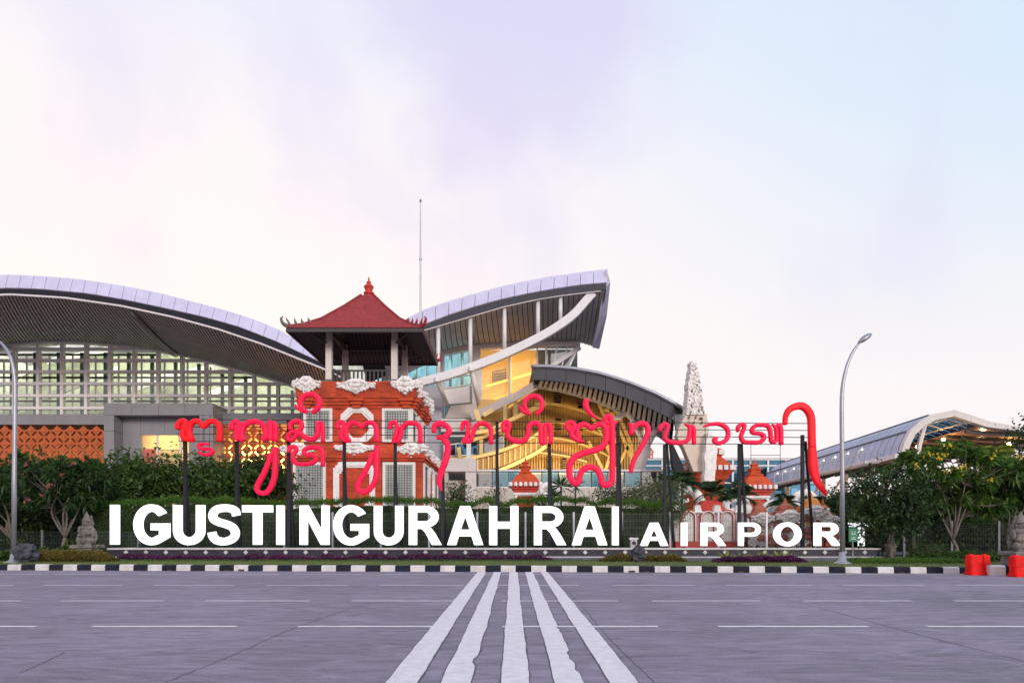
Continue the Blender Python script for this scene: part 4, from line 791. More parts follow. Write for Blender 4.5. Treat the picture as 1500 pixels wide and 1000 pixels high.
# ================================================================== brick tower with open pavilion
random.seed(21)
TX, TY = -9.74, 46.0
tw = thing('brick_tower', 'orange brick tower with red tiled pavilion roof and white stone carvings', 'tower', (TX, TY, GZ))
TC = (TX, TY, 0)
MB().lathe([(4.15,GZ),(4.15,5.5),(4.27,5.52),(4.27,5.66),(4.38,5.68),(4.38,5.84),(4.25,5.86),(4.25,6.0),(4.12,6.02),(4.05,6.5),(3.6,6.62),(3.35,6.66),(3.35,8.86),(3.44,8.88),(3.44,9.06),(3.54,9.08),(3.54,9.26),(3.63,9.28),(3.63,9.46),(3.72,9.48),(3.72,10.42)], TC, square=True).build('wall', M['brick'], tw)
MB().box((TX, TY, 10.46), (7.5, 7.5, .07)).build('parapet_cap', M['brick_plain'], tw)
def carving(rng, w_, h_, dep=.3, crown=False):
    """clump of stone scrolls: mirrored lumps inside a winged outline"""
    mb = MB()
    def lump(x, z, rx, rz, d):
        rs = []; n = 7
        for i in range(4):
            t = i / 3 * math.pi / 2; rs.append([(x + rx * math.cos(t) * math.cos(2*math.pi*k/n), -d * math.sin(t) * 1.0 - .0, z + rz * math.cos(t) * math.sin(2*math.pi*k/n)) for k in range(n)])
        mb.rings(rs)
    mb.prism([[(-w_*.5, 0, h_*.22), (-w_*.34, 0, -h_*.12), (-w_*.16, 0, -h_*.2), (0, 0, -h_*.5), (w_*.16, 0, -h_*.2), (w_*.34, 0, -h_*.12), (w_*.5, 0, h_*.22), (w_*.3, 0, h_*.28), (w_*.12, 0, h_*.5), (-w_*.12, 0, h_*.5), (-w_*.3, 0, h_*.28)]], (0, -dep*.45, 0))
    for i in range(46):
        u = rng.uniform(0, .5); zlim = (.42 - .5*u, -.42 + .75*u); z = rng.uniform(zlim[1], zlim[0]); r = rng.uniform(.03, .065)
        for s in (-1, 1): lump(s*u*w_, z*h_, r*w_*.85, r*h_*1.25, dep*rng.uniform(.6, 1.1))
    for z, r in ((.3, .1), (.05, .13), (-.22, .1), (-.42, .06)): lump(0, z*h_, r*w_, r*h_*1.2, dep*1.25)
    for s in (-1, 1):
        lump(s*.48*w_, .2*h_, .07*w_, .1*h_, dep*.8); lump(s*.40*w_, .02*h_, .07*w_, .1*h_, dep*.8)
    return mb
rng = random.Random(4)
cme = [pmesh(carving(rng, 2.6, 1.15), 'carving', M['stone_white'], False) for _ in range(3)]
def carve(x, y, z, rz, k, s=(1, 1, 1)): inst('carving', cme[k % 3], tw, (x, y, z), (0, 0, rz), (s[0]*.9, s[1]*.85, s[2]*.92))
for f in range(4):                      # four faces
    a = f * math.pi / 2; c, s_ = math.cos(a), math.sin(a)
    def P(u, d, z): return (TX + c*u + s_*d, TY + s_*u - c*d, z)   # u along the face, d outward distance from centre
    carve(*P(0, 3.73, 10.15), a, f, (.98, 1, .95)); carve(*P(0, 4.13, 6.25), a, f + 1, (1.0, 1, .85))
    for s in (-1, 1):
        carve(*P(s*3.05, 3.73, 10.2), a, f + s, (.72, 1, 1.15)); carve(*P(s*3.5, 4.13, 6.15), a, f + 2 * s, (.85, 1, .95))
        MB_ = [P(s*3.1 + d_, 3.45 + i*.09, 8.9 + i*.17) for i in range(0)]
    # corbels
    for u in (0, -3.1, 3.1):
        for i, (d_, z) in enumerate(((3.44, 8.97), (3.53, 9.17), (3.62, 9.37))):
            q = P(u, d_ + .06, z); MB().box(q, (.9 - .2*(2-i) if abs(c) > .5 else .3, .3 if abs(c) > .5 else .9 - .2*(2-i), .16)).build('corbel', M['brick_plain'], tw)
    if f in (0, 1):
        # windows
        def win(u, w_, z0, z1, d):
            fo = MB(); t = .17
            def b3(u0, u1, d0, d1, za, zb): 
                A, B = P(u0, d0, za), P(u1, d1, zb); fo.bx(min(A[0],B[0]), max(A[0],B[0]), min(A[1],B[1]), max(A[1],B[1]), za, zb)
            b3(u-w_/2, u-w_/2+t, d-.05, d+.12, z0, z1); b3(u+w_/2-t, u+w_/2, d-.05, d+.12, z0, z1); b3(u-w_/2+t, u+w_/2-t, d-.05, d+.12, z1-t, z1); b3(u-w_/2+t, u+w_/2-t, d-.05, d+.12, z0, z0+t)
            wo = fo.build('window', M['window_white'], tw)
            A = [P(u-w_/2+t, d+.01, z0+t), P(u+w_/2-t, d+.01, z0+t), P(u+w_/2-t, d+.01, z1-t), P(u-w_/2+t, d+.01, z1-t)]
            MB().add(A, [(0,1,2,3)]).build('pane', M['tower_glass'], wo, recalc=False)
            lt = MB(); n = max(3, int((w_-2*t)/.155)); h = int((z1-z0-2*t)/.155)
            for i in range(1, n): uu = lerp(u-w_/2+t, u+w_/2-t, i/n); lt.beam(P(uu, d+.035, z0+t), P(uu, d+.035, z1-t), .03)
            for i in range(1, h): zz = lerp(z0+t, z1-t, i/h); lt.beam(P(u-w_/2+t, d+.035, zz), P(u+w_/2-t, d+.035, zz), .03)
            lt.build('lattice', M['galv_wire'], wo)
        for u in (-2.45, 2.45): win(u, 1.8, 6.75, 8.88, 3.35); win(u * 1.12, 2.0, 2.3, 5.44, 4.15)
        # framed octagonal panels
        def octa(w_, z0, z1, d, t=.26, ck=.42, plain=False):
            def ol(i): 
                x, a_, b_, k = w_/2 - i, z0 + i, z1 - i, ck
                st = []
                for sx, sz, order in ((-1, 0, 0), (1, 0, 1), (1, 1, 0), (-1, 1, 1)):
                    zc = b_ if sz else a_; zz = -1 if sz else 1
                    pts = [(sx*x, zc + zz*k), (sx*(x-k), zc)] if plain else [(sx*x, zc + zz*k), (sx*(x-k*.33), zc + zz*k*.95), (sx*(x-k*.36), zc + zz*k*.6), (sx*(x-k*.68), zc + zz*k*.55), (sx*(x-k*.72), zc + zz*k*.2), (sx*(x-k), zc)]
                    st += pts if order == 0 else pts[::-1]
                return [P(u, d - .02, z) for u, z in st]
            e = P(0, .16, 0); e = (e[0]-TX, e[1]-TY, 0)
            MB().prism([ol(0), ol(t)], e).build('panel_frame', M['stone_white'], tw)
            e2 = (e[0]*.6, e[1]*.6, 0); MB().prism([ol(t*.6), ol(t*1.45)], e2).build('panel_moulding', M['stone_white'], tw)
        octa(2.05, 6.74, 8.92, 3.35, .22, .46, True); octa(2.55, 2.4, 5.46, 4.15, .24, .38)
# pavilion
posts = [(-2.1, -2.1), (2.1, -2.1), (-2.1, 2.1), (2.1, 2.1)]
for i, j in posts:
    po = MB().lathe([(.19, 10.95), (.19, 13.5), (.17, 13.52), (.17, 14.35)], (TX+i, TY+j, 0), square=True).build('post', M['plaster'], tw)
    MB().lathe([(.36, 10.5), (.36, 10.66), (.27, 10.72), (.27, 10.86), (.22, 10.95)], (TX+i, TY+j, 0), square=True).build('post_base', M['dark_clad'], po)
for a, b in (((-2.1, -2.1), (2.1, -2.1)), ((2.1, -2.1), (2.1, 2.1)), ((2.1, 2.1), (-2.1, 2.1)), ((-2.1, 2.1), (-2.1, -2.1))):
    MB().beam((TX+a[0], TY+a[1], 14.1), (TX+b[0], TY+b[1], 14.1), .2, .3).build('tie_beam', M['dark_wood'], tw)
    MB().beam((TX+a[0], TY+a[1], 11.55), (TX+b[0], TY+b[1], 11.55), .1, .1).build('rail', M['dark_wood'], tw)
    n = 16
    for k in range(1, n):
        x, y = lerp(a[0], b[0], k/n), lerp(a[1], b[1], k/n); MB().bx(TX+x-.05, TX+x+.05, TY+y-.05, TY+y+.05, 10.5, 11.5).build('baluster', M['dark_wood'], tw)
MB().lathe([(1.9, 10.495), (1.9, 10.56)], TC, square=True).build('pavilion_floor', M['dark_clad'], tw)
prof = [(4.18, 13.72), (3.4, 14.08), (2.5, 14.72), (1.3, 15.95), (.42, 16.95)]
def prz(h): 
    for (a, za), (b, zb) in zip(prof, prof[1:]):
        if h >= b: return lerp(za, zb, (a - h) / (a - b))
    return prof[-1][1]
rows_ = []; NR = 26
for k in range(NR + 1):
    h = lerp(4.18, .42, k / NR); z = prz(h)
    if k: rows_ += [(h + .012, z + .045 - .03)]
    rows_ += [(h, z + .06)]
rf = MB().lathe([(3.9, 13.66)] + [(4.2, 13.68), (4.2, 13.75)] + rows_[1:], TC, square=True, cap=False).build('roof', M['roof_tile'], tw)
for i, j in ((-1,-1),(1,-1),(1,1),(-1,1)):
    MB().tube([(TX+i*h, TY+j*h, prz(h) + .07) for h in (4.15, 3.4, 2.5, 1.9, 1.3, .42)], .075, 6).build('hip_ridge', M['roof_tile'], rf)
    om = M['stone_grey'] if (i, j) == (-1, -1) else M['roof_tile']
    orn = MB()
    for k in range(4):
        h = 4.05 - k*.32; b = Vector((TX+i*h, TY+j*h, prz(h) + .05)); d = Vector((i, j, 0)).normalized(); hh = .5 - .07*k
        orn.tube([b - d*.1, b + d*.05 + Vector((0,0,hh*.5)), b + d*(.22 if k == 0 else .1) + Vector((0,0,hh))], [.11, .08, .015], 6)
    b = Vector((TX+i*4.15, TY+j*4.15, 13.8)); d = Vector((i, j, 0)).normalized()
    orn.tube(spline([b, b + d*.25 + Vector((0,0,.1)), b + d*.36 + Vector((0,0,.35)), b + d*.22 + Vector((0,0,.55))], 4), [.13, .125, .12, .115, .11, .1, .1, .09, .08, .07, .05, .03, .01], 6)
    orn.build('corner_ornament', om, rf)
MB().lathe([(.44, 16.95), (.30, 17.0), (.26, 17.15), (.34, 17.2), (.36, 17.3), (.24, 17.36), (.26, 17.5), (.34, 17.7), (.22, 17.82), (.14, 17.9), (.17, 18.0), (.05, 18.1), (.06, 18.2), (.01, 18.4)], TC, 12).build('finial', M['red_paint'], rf)
# dark eaves: fascia, underside, rafters
MB().lathe([(4.14, 13.64), (4.14, 13.69), (3.0, 13.98), (.6, 15.9), (.5, 15.85), (2.9, 13.88), (4.02, 13.60), (4.14, 13.60), (4.14, 13.64)], TC, square=True, cap=False).build('eaves', M['dark_wood'], tw)
rb = MB()
for f in range(4):
    a = f*math.pi/2; c, s_ = math.cos(a), math.sin(a)
    for k in range(-15, 16):
        u = k*.27; h1 = max(abs(u), .7)
        if h1 > 3.9: continue
        rb.beam((TX+c*u+s_*4.05, TY+s_*u-c*4.05, 13.58), (TX+c*u+s_*max(h1, 2.95), TY+s_*u-c*max(h1, 2.95), 13.86 if h1 < 2.95 else lerp(13.58, 13.86, (4.05-h1)/1.1)), .07, .09)
        if h1 < 2.9: rb.beam((TX+c*u+s_*2.95, TY+s_*u-c*2.95, 13.84), (TX+c*u+s_*h1, TY+s_*u-c*h1, lerp(13.84, 15.75, (2.95-h1)/2.3)), .07, .09)
tag(rb.build('rafters', M['rafter'], tw), kind='stuff')
MB().lathe([(4.2, 13.42), (4.2, 13.62), (4.1, 13.62), (4.1, 13.42), (4.2, 13.42)], TC, square=True, cap=False).build('eave_fascia', M['dark_wood'], tw)
for i, j in posts: MB().beam((TX+i, TY+j, 13.2), (TX+i*1.5, TY+j*1.5, 13.75), .12).build('brace', M['dark_wood'], tw)
# ================================================================== glass hall on the right
random.seed(33)
YG = 80.0
gb = thing('glass_building', 'blue glass curtain wall hall behind the orange shrines', 'building', (gx(1060, YG), YG, GZ))
vx = [918 + 25.8 * k for k in range(12)]; hy = [673, 682, 707, 733, 760]
for x in vx: MB().bx(gx(x, YG) - .1, gx(x, YG) + .1, YG - .2, YG + .1, GZ, gz(672, YG)).build('mullion', M['white_metal'], gb)
for y in hy: MB().bx(gx(vx[0], YG), gx(vx[-1], YG), YG - .26, YG + .05, gz(y + .9, YG), gz(y - .9, YG)).build('transom', M['white_metal'], gb)
for a, b in zip(vx, vx[1:]):
    for c, d in zip(hy, hy[1:]):
        o = MB().add([at(a + 1, d - 1, YG), at(b - 1, d - 1, YG), at(b - 1, c + 1, YG), at(a + 1, c + 1, YG)], [(0,1,2,3)]).build('pane', M['glass_blue'], gb, recalc=False)
MB().bx(gx(905, YG), gx(1205, YG), YG - .3, YG + 14, gz(672, YG), gz(671, YG)).build('roof_slab', M['grey_clad'], gb)
MB().bx(gx(905, YG), gx(1205, YG), YG + 9, YG + 9.3, GZ, gz(673, YG)).build('inner_wall', M['interior_dark'], gb)
for k in range(14):
    x, y = 930 + random.uniform(0, 250), random.choice((690, 700, 715, 722)); q = at(x, y, YG + 2 + random.uniform(0, 3))
    MB().lathe([(.05, 0), (.13, .06), (.13, .16), (.05, .22)], q, 8).build('ceiling_lamp', M['lamp_white'], gb)
MB().add([at(955, 735, YG + 4), at(995, 735, YG + 4), at(985, 712, YG + 6), at(968, 712, YG + 6)], [(0,1,2,3)]).build('inner_canopy', M['vault'], gb, recalc=False)
# ================================================================== covered walkway with vaulted roof
YN, YE = 45.0, 76.0; DX = .068
ww = thing('covered_walkway', 'covered walkway with pale vaulted metal roof and warm lit ceiling', 'walkway', (gx(1400, YN), YN, GZ))
oc = [(1320,665),(1325,648),(1334,630),(1350,615),(1368,606),(1398,600),(1424,608),(1450,617),(1478,622),(1520,628),(1580,634)]
def wv(i, Y, inner=0.0, s=1.0):
    a = at(oc[i][0], oc[i][1], YN); n = Vector((a.x - gx(1400, YN), 0, a.z - gz(690, YN))).normalized(); p_ = a - n * inner
    return Vector((p_.x + DX * (Y - YN), Y, p_.z))
ny = 30
for i, j, m in ((0, 2, 'vault'), (2, 4, 'vault'), (4, 5, 'skylight'), (5, 7, 'skylight'), (7, 10, 'vault')):
    for k in range(ny):
        y0, y1 = lerp(YN + .6, YE, k/ny) + .035, lerp(YN + .6, YE, (k+1)/ny) - .035
        MB().rings([[wv(q, y0), wv(q, y1), wv(q, y1, .12), wv(q, y0, .12)] for q in range(i, j+1)]).build('vault_panel' if m == 'vault' else 'skylight_pane', M[m], ww)
for i in range(len(oc) - 1):
    MB().rings([[wv(i, YN), wv(i, YN + .5), wv(i, YN + .5, .42), wv(i, YN, .42)], [wv(i+1, YN).lerp(wv(i, YN), .01), wv(i+1, YN + .5).lerp(wv(i, YN + .5), .01), wv(i+1, YN + .5, .42).lerp(wv(i, YN + .5, .42), .01), wv(i+1, YN, .42).lerp(wv(i, YN, .42), .01)]]).build('arch_panel', M['plaster'], ww)
MB().rings([[wv(q, YN + .6, .13), wv(q, YE, .13)] for q in range(5)], cap=False, closed=False).build('vault_lining', M['dark_clad'], ww, recalc=False)
ny = 13
# ceiling: warm boards below the vault, open glazed strip along the crown
cz = gz(655, YN)
for k in range(ny):
    y0, y1 = lerp(YN + .7, YE, k/ny), lerp(YN + .7, YE, (k+1)/ny) - .05
    MB().add([(wv(6, y0).x, y0, wv(6, y0, .55).z - .3), (wv(10, y0).x, y0, wv(10, y0, .5).z), (wv(10, y1).x, y1, wv(10, y1, .5).z), (wv(6, y1).x, y1, wv(6, y1, .55).z - .3)], [(0,1,2,3)]).build('ceiling_board', M['ceil_orange'], ww, recalc=False)
    MB().add([(wv(0, y0).x - .3, y0, cz - .9), (wv(4, y0).x, y0, cz - .1), (wv(4, y1).x, y1, cz - .1), (wv(0, y1).x - .3, y1, cz - .9)], [(0,1,2,3)]).build('ceiling_board', M['ceil_orange'], ww, recalc=False)
    MB().tube([wv(3, y0, .42), wv(4, y0, .5), wv(5, y0, .5), wv(6, y0, .5)], .06, 6).build('purlin', M['cream_metal'], ww)
for k in range(14):
    y = lerp(YN + .75, YE, k/13); MB().beam((wv(6, y).x, y, wv(6, y, .55).z - .42), (wv(10, y).x, y, wv(10, y, .5).z - .12), .16, .22).build('ceiling_beam', M['dark_wood'], ww)
    MB().beam((wv(0, y).x - .3, y, cz - 1.0), (wv(4, y).x, y, cz - .2), .14, .2).build('ceiling_beam', M['dark_wood'], ww)
for i in (2, 4): MB().tube([wv(i, YN + .6, -.02), wv(i, YE, -.02)], .07, 6).build('seam_rib', M['dark_clad'], ww)
for i in (3, 4, 5, 6): MB().tube([wv(i, YN + .6, .4), wv(i, YE, .4)], .06, 6).build('purlin', M['cream_metal'], ww)
MB().beam(wv(0, YN + .2) + Vector((-.1, 0, -.1)), wv(0, YE) + Vector((-.1, 0, -.1)), .35, .3).build('eaves_gutter', M['cream_metal'], ww)
for k in range(7):
    y = lerp(YN + 1, YE - 2, k/6)
    for i, dx in ((0, .7), (10, -1)):
        b = wv(i, y); MB().tube([(b.x + dx, y, GZ), (b.x + dx, y, b.z - .3 + (.4 if i else 0))], .17, 8).build('column', M['cream_metal'], ww)
        if i == 0: MB().tube([(b.x + dx, y, b.z - 3), (b.x + dx + 1.6, y, b.z - .3)], .1, 8).build('column_arm', M['cream_metal'], ww)
MB().tube([at(1340, 690, YN + .8), at(1347, 650, YN + .8), at(1356, 616, YN + .8)], .16, 8).build('column', M['cream_metal'], ww)
for px, py, Y, e in ((1437, 634, 48, 60), (1382, 643.5, 48, 50), (1344, 654, 47.5, 25), (1478, 650, 48, 30)):
    q = at(px, py, Y); MB().lathe([(.02, -.1), (.11, -.05), (.13, .03), (.05, .1)], q, 10).build('lamp', M['lamp'], ww)
    lamp_light('walkway_lamp', 'POINT', q + Vector((0, -.1, -.2)), e, (1.0, .60, .25), .12)
for y in (52, 60, 68):
    b = wv(6, y); lamp_light('walkway_lamp', 'AREA', (b.x - 1, y, 3.2), 90, (1.0, .62, .28), 3, (R(180), 0, 0), 3)
# maintenance gantry on the outside of the vault
for k in range(9):
    y = lerp(49, 68, k/8); b = wv(0, y); q = b + Vector((-1.1, 0, -.15))
    MB().tube([q, q + Vector((0, 0, .8)), q + Vector((.35, 0, 1.1))], .05, 6).build('gantry_bracket', M['white_metal'], ww)
    MB().lathe([(.02, 0), (.06, .03), (.06, .07), (.02, .1)], q + Vector((.3, 0, .9)), 8).build('gantry_lamp', M['lamp_white'], ww)
MB().beam(wv(0, 47.5) + Vector((-.7, 0, -.25)), wv(0, 70) + Vector((-.7, 0, -.25)), 1.1, .16).build('gantry_deck', M['cream_metal'], ww)
MB().beam(wv(0, 47.5) + Vector((-1.1, 0, .45)), wv(0, 70) + Vector((-1.1, 0, .45)), .07).build('gantry_rail', M['white_metal'], ww)
# ================================================================== shrines
def shrine(px, Y, tip, label, k=1.0, base=GZ):
    X = gx(px, Y); s = Y / F; z = lambda y: gz(y, Y); t = thing('shrine', label, 'shrine', (X, Y, base), 'orange brick shrines')
    y0 = tip; c = (X, Y, 0); w_ = lambda v: v * s * k / 2
    Zy = lambda d: z(y0 + d * k)
    MB().lathe([(w_(24), base), (w_(24), Zy(54))], c, square=True).build('body', M['brick'], t)
    MB().lathe([(w_(29), Zy(54)), (w_(33), Zy(52)), (w_(33), Zy(49)), (w_(28), Zy(49))], c, square=True).build('white_band', M['stone_white'], t)
    for i, j in ((-1,-1),(1,-1)):
        MB().prism([[(X+i*w_(31), Y-w_(31), Zy(52)), (X+i*w_(20), Y-w_(31), Zy(52)), (X+i*w_(24), Y-w_(31), Zy(55)), (X+i*w_(29), Y-w_(31), Zy(58)), (X+i*w_(30), Y-w_(31), Zy(63))]], (0, .3, 0)).build('bracket', M['stone_white'], t)
    MB().lathe([(w_(32), Zy(49)), (w_(34), Zy(47)), (w_(34), Zy(45.5)), (w_(39), Zy(43.5)), (w_(39), Zy(42)), (w_(44), Zy(40)), (w_(44), Zy(34.5)), (w_(40), Zy(34))], c, square=True).build('cornice', M['red_paint'], t)
    for f in range(4):
        a = f*math.pi/2; cc, ss = math.cos(a), math.sin(a)
        for q in range(-3, 4):
            u, d = q*w_(14.2), w_(44.6); x, y = X+cc*u+ss*d, Y+ss*u-cc*d
            MB().lathe([(w_(5), Zy(40)), (w_(5.2), Zy(38)), (w_(4.8), Zy(35.5)), (w_(3), Zy(34.2))], (x, y, 0), 8).build('antefix', M['stone_white'], t)
    MB().lathe([(w_(42), Zy(34.4)), (w_(38), Zy(33)), (w_(33), Zy(28)), (w_(25), Zy(23)), (w_(17), Zy(20.5)), (w_(19), Zy(19.8)), (w_(19), Zy(18)), (w_(13), Zy(17.5)), (w_(14), Zy(12)), (w_(17), Zy(11.5)), (w_(17), Zy(10)), (w_(9), Zy(9.2)), (w_(8), Zy(5.5)), (w_(11), Zy(5)), (w_(10), Zy(3.6)), (w_(3), Zy(3)), (w_(2), Zy(-1)), (w_(.6), Zy(-3.5))], c, square=True).build('spire', M['brick_plain'], t)
    return t
shrine(769.5, 45, 673, 'orange brick shrine in front of the low beige wall')
shrine(1105, 48, 676, 'orange brick shrine in front of the blue glass hall beside palms', 1.03)
# shrine with the carved sculpture growing from it
YS = 54.0
st = thing('shrine', 'wide two tier red brick shrine at the foot of the tall pale sculpture', 'shrine', (gx(1030, YS), YS, GZ), 'orange brick shrines')
u = YS / F / 2; c = (gx(1032, YS), YS, 0); zz = lambda y: gz(y, YS)
MB().lathe([(46*u, GZ), (46*u, zz(705)), (52*u, zz(703)), (56*u, zz(698)), (66*u, zz(692)), (66*u, zz(684)), (60*u, zz(683)), (40*u, zz(672)), (38*u, zz(669)), (42*u, zz(668)), (42*u, zz(661)), (26*u, zz(656)), (20*u, zz(650)), (6*u, zz(648))], c, square=True).build('body', M['brick_plain'], st)
for (hw, y) in ((66.5, 687.5), (42.5, 664.5)):
    n = 8 if hw > 50 else 5
    for f in range(4):
        a = f*math.pi/2; cc, ss = math.cos(a), math.sin(a)
        for q in range(n):
            uu = (q - (n-1)/2) * hw*2/n * u; x, yv = c[0]+cc*uu+ss*hw*u, c[1]+ss*uu-cc*hw*u
            MB().box((x, yv, zz(y)), (.3, .3, .36)).build('antefix', M['stone_white'], st)
YM = 50.5
sp = thing('stone_sculpture', 'tall pale carved stone fin sculpture rising over the red shrine', 'sculpture', (gx(1030, YM), YM, GZ))
def slab(outline, Y, dep, m, nm, nz=.12, pits=False):
    mb = MB().prism([[at(a, b, Y) for a, b in outline]], (0, dep, 0)); o = mb.build(nm, m, sp); return o
rng = random.Random(9)
def rough(a, b, n, amp): return [(lerp(a[0], b[0], k/n) + rng.gauss(0, amp), lerp(a[1], b[1], k/n) + (rng.gauss(0, amp*.5) if 0 < k < n else 0)) for k in range(n)]
fin = rough((1013.5, 528), (1011, 550), 7, .9) + rough((1011, 550), (1007.5, 585), 11, .9) + rough((1006.5, 585), (1006, 607), 6, .4) + rough((1006, 607), (1033, 607), 4, .3) + rough((1032, 607), (1027.5, 575), 9, .9) + rough((1027.5, 575), (1024, 556), 6, .8) + [(1025.5, 551), (1023, 545)] + rough((1020.5, 543), (1018, 530), 5, .7)
slab(fin, YM, 1.3, M['sculpt'], 'carved_fin')
lump = MB()
for k in range(170):
    y = rng.uniform(532, 606); x = rng.uniform(interp([(529,1012.5),(550,1010.5),(585,1007),(607,1006.5)], y), interp([(529,1019),(553,1025),(575,1028.5),(607,1032.5)], y)); r = rng.uniform(.03, .10)
    q = at(x, y, YM); lump.rings([[q + Vector((r*math.cos(a)*rng.uniform(.6, 1.4), .02, r*math.sin(a)*1.7)) for a in [k_*1.047 for k_ in range(6)]], [q + Vector((r*.45*math.cos(a), -rng.uniform(.03, .09), r*.6*math.sin(a))) for a in [k_*1.047 for k_ in range(6)]]])
tag(lump.build('carved_relief', M['sculpt'], sp), kind='stuff')
pit = MB()
for k in range(55):
    y = rng.uniform(540, 622); x = rng.uniform(interp([(529,1012.5),(550,1011),(585,1008),(622,1008)], y), interp([(529,1019),(553,1024),(575,1028),(622,1034)], y)); q = at(x, y, YM - .02); r = rng.uniform(.03, .09)
    pit.prism([[q + Vector((r*math.cos(a)*rng.uniform(.5, 1.1), 0, r*1.6*math.sin(a)*rng.uniform(.5, 1.1))) for a in [k_*1.047 for k_ in range(6)]]], (0, .1, 0))
tag(pit.build('pit_shade', M['bark'], sp), kind='stuff')  # dark plates on the face; shade of carved pits put into colour
slab([(1005, 606), (1035, 606), (1038, 625), (1040, 660), (1032, 690), (1016, 690), (1002, 655), (992, 640), (994, 628)], YM + .15, 1.0, M['sculpt_smooth'], 'smooth_base')
slab(rough((1037, 633), (1033, 665), 6, .6) + rough((1033, 665), (1032, 704), 6, .7) + rough((1032, 704), (1047, 706), 3, .2) + rough((1047, 706), (1050, 670), 6, .6) + rough((1050, 670), (1052, 652), 4, .5) + rough((1052, 652), (1044, 634), 4, .4), YM - .6, .9, M['sculpt'], 'stone_stub')
tag(MB().prism([[at(a, b, YM + .6) for a, b in ((983,650),(987,652),(1000,680),(1008,705),(995,705),(986,680))]], (0, .8, 0)).build('black_fin', M['black_steel'], sp))
# small red shrine roof far back on the glass hall
fs = thing('rooftop_shrine', 'tiny red and white shrine standing on the glass hall roof', 'shrine', (gx(950, 82), 82, gz(672, 82)))
MB().lathe([(.45, gz(672, 82)), (.45, gz(664, 82)), (.55, gz(663, 82)), (.3, gz(657, 82)), (.05, gz(652, 82))], (gx(950, 82), 82, 0), square=True).build('body', M['red_paint'], fs)
for i in (-1, 1):
    for y in (669, 663): MB().box((gx(950, 82) + i*.22, 81.52, gz(y, 82)), (.22, .1, .3)).build('white_niche', M['stone_white'], fs)
carv_me = cme
# ================================================================== vegetation
RG = np.random.default_rng(77)
def leaves(mb, c, dirs, length, width, droop=.25, rng=RG, jit=.3):
    """pointed folded leaves leaving c along dirs"""
    V, Fc = mb.v, mb.f
    for d in dirs:
        d = Vector(d).normalized(); l = length * rng.uniform(.65, 1.2); s = d.cross(Vector((0, 0, 1)))
        if s.length < .1: s = Vector((1, 0, 0))
        s = s.normalized(); up = s.cross(d); w_ = width * rng.uniform(.7, 1.2) / 2
        ro = rng.uniform(-.7, .7); s, up = s * math.cos(ro) + up * math.sin(ro), up * math.cos(ro) - s * math.sin(ro)
        m = c + d * l * .5; e = c + d * l - Vector((0, 0, droop * l)); b = c + d * l * .08; j = len(V)
        V += [tuple(b), tuple(m + s * w_ + up * w_ * .3), tuple(e), tuple(m - s * w_ + up * w_ * .3)]
        Fc += [(j, j+1, j+2), (j, j+2, j+3)]
def rdir(rng, up=0.0):
    v = Vector(rng.normal(0, 1, 3)); v.z += up; return v.normalized()
def tips_in(rng, c, r, n, shell=.45, low=-.55):
    out_ = []
    while len(out_) < n:
        v = Vector(rng.uniform(-1, 1, 3)); l = v.length
        if l > 1 or l < shell or v.z < low: continue
        b = 1 + .22 * noise.noise(v * 2.3 + Vector(c)); out_.append(Vector((c[0] + v.x * r[0] * b, c[1] + v.y * r[1] * b, c[2] + v.z * r[2] * b)))
    return out_
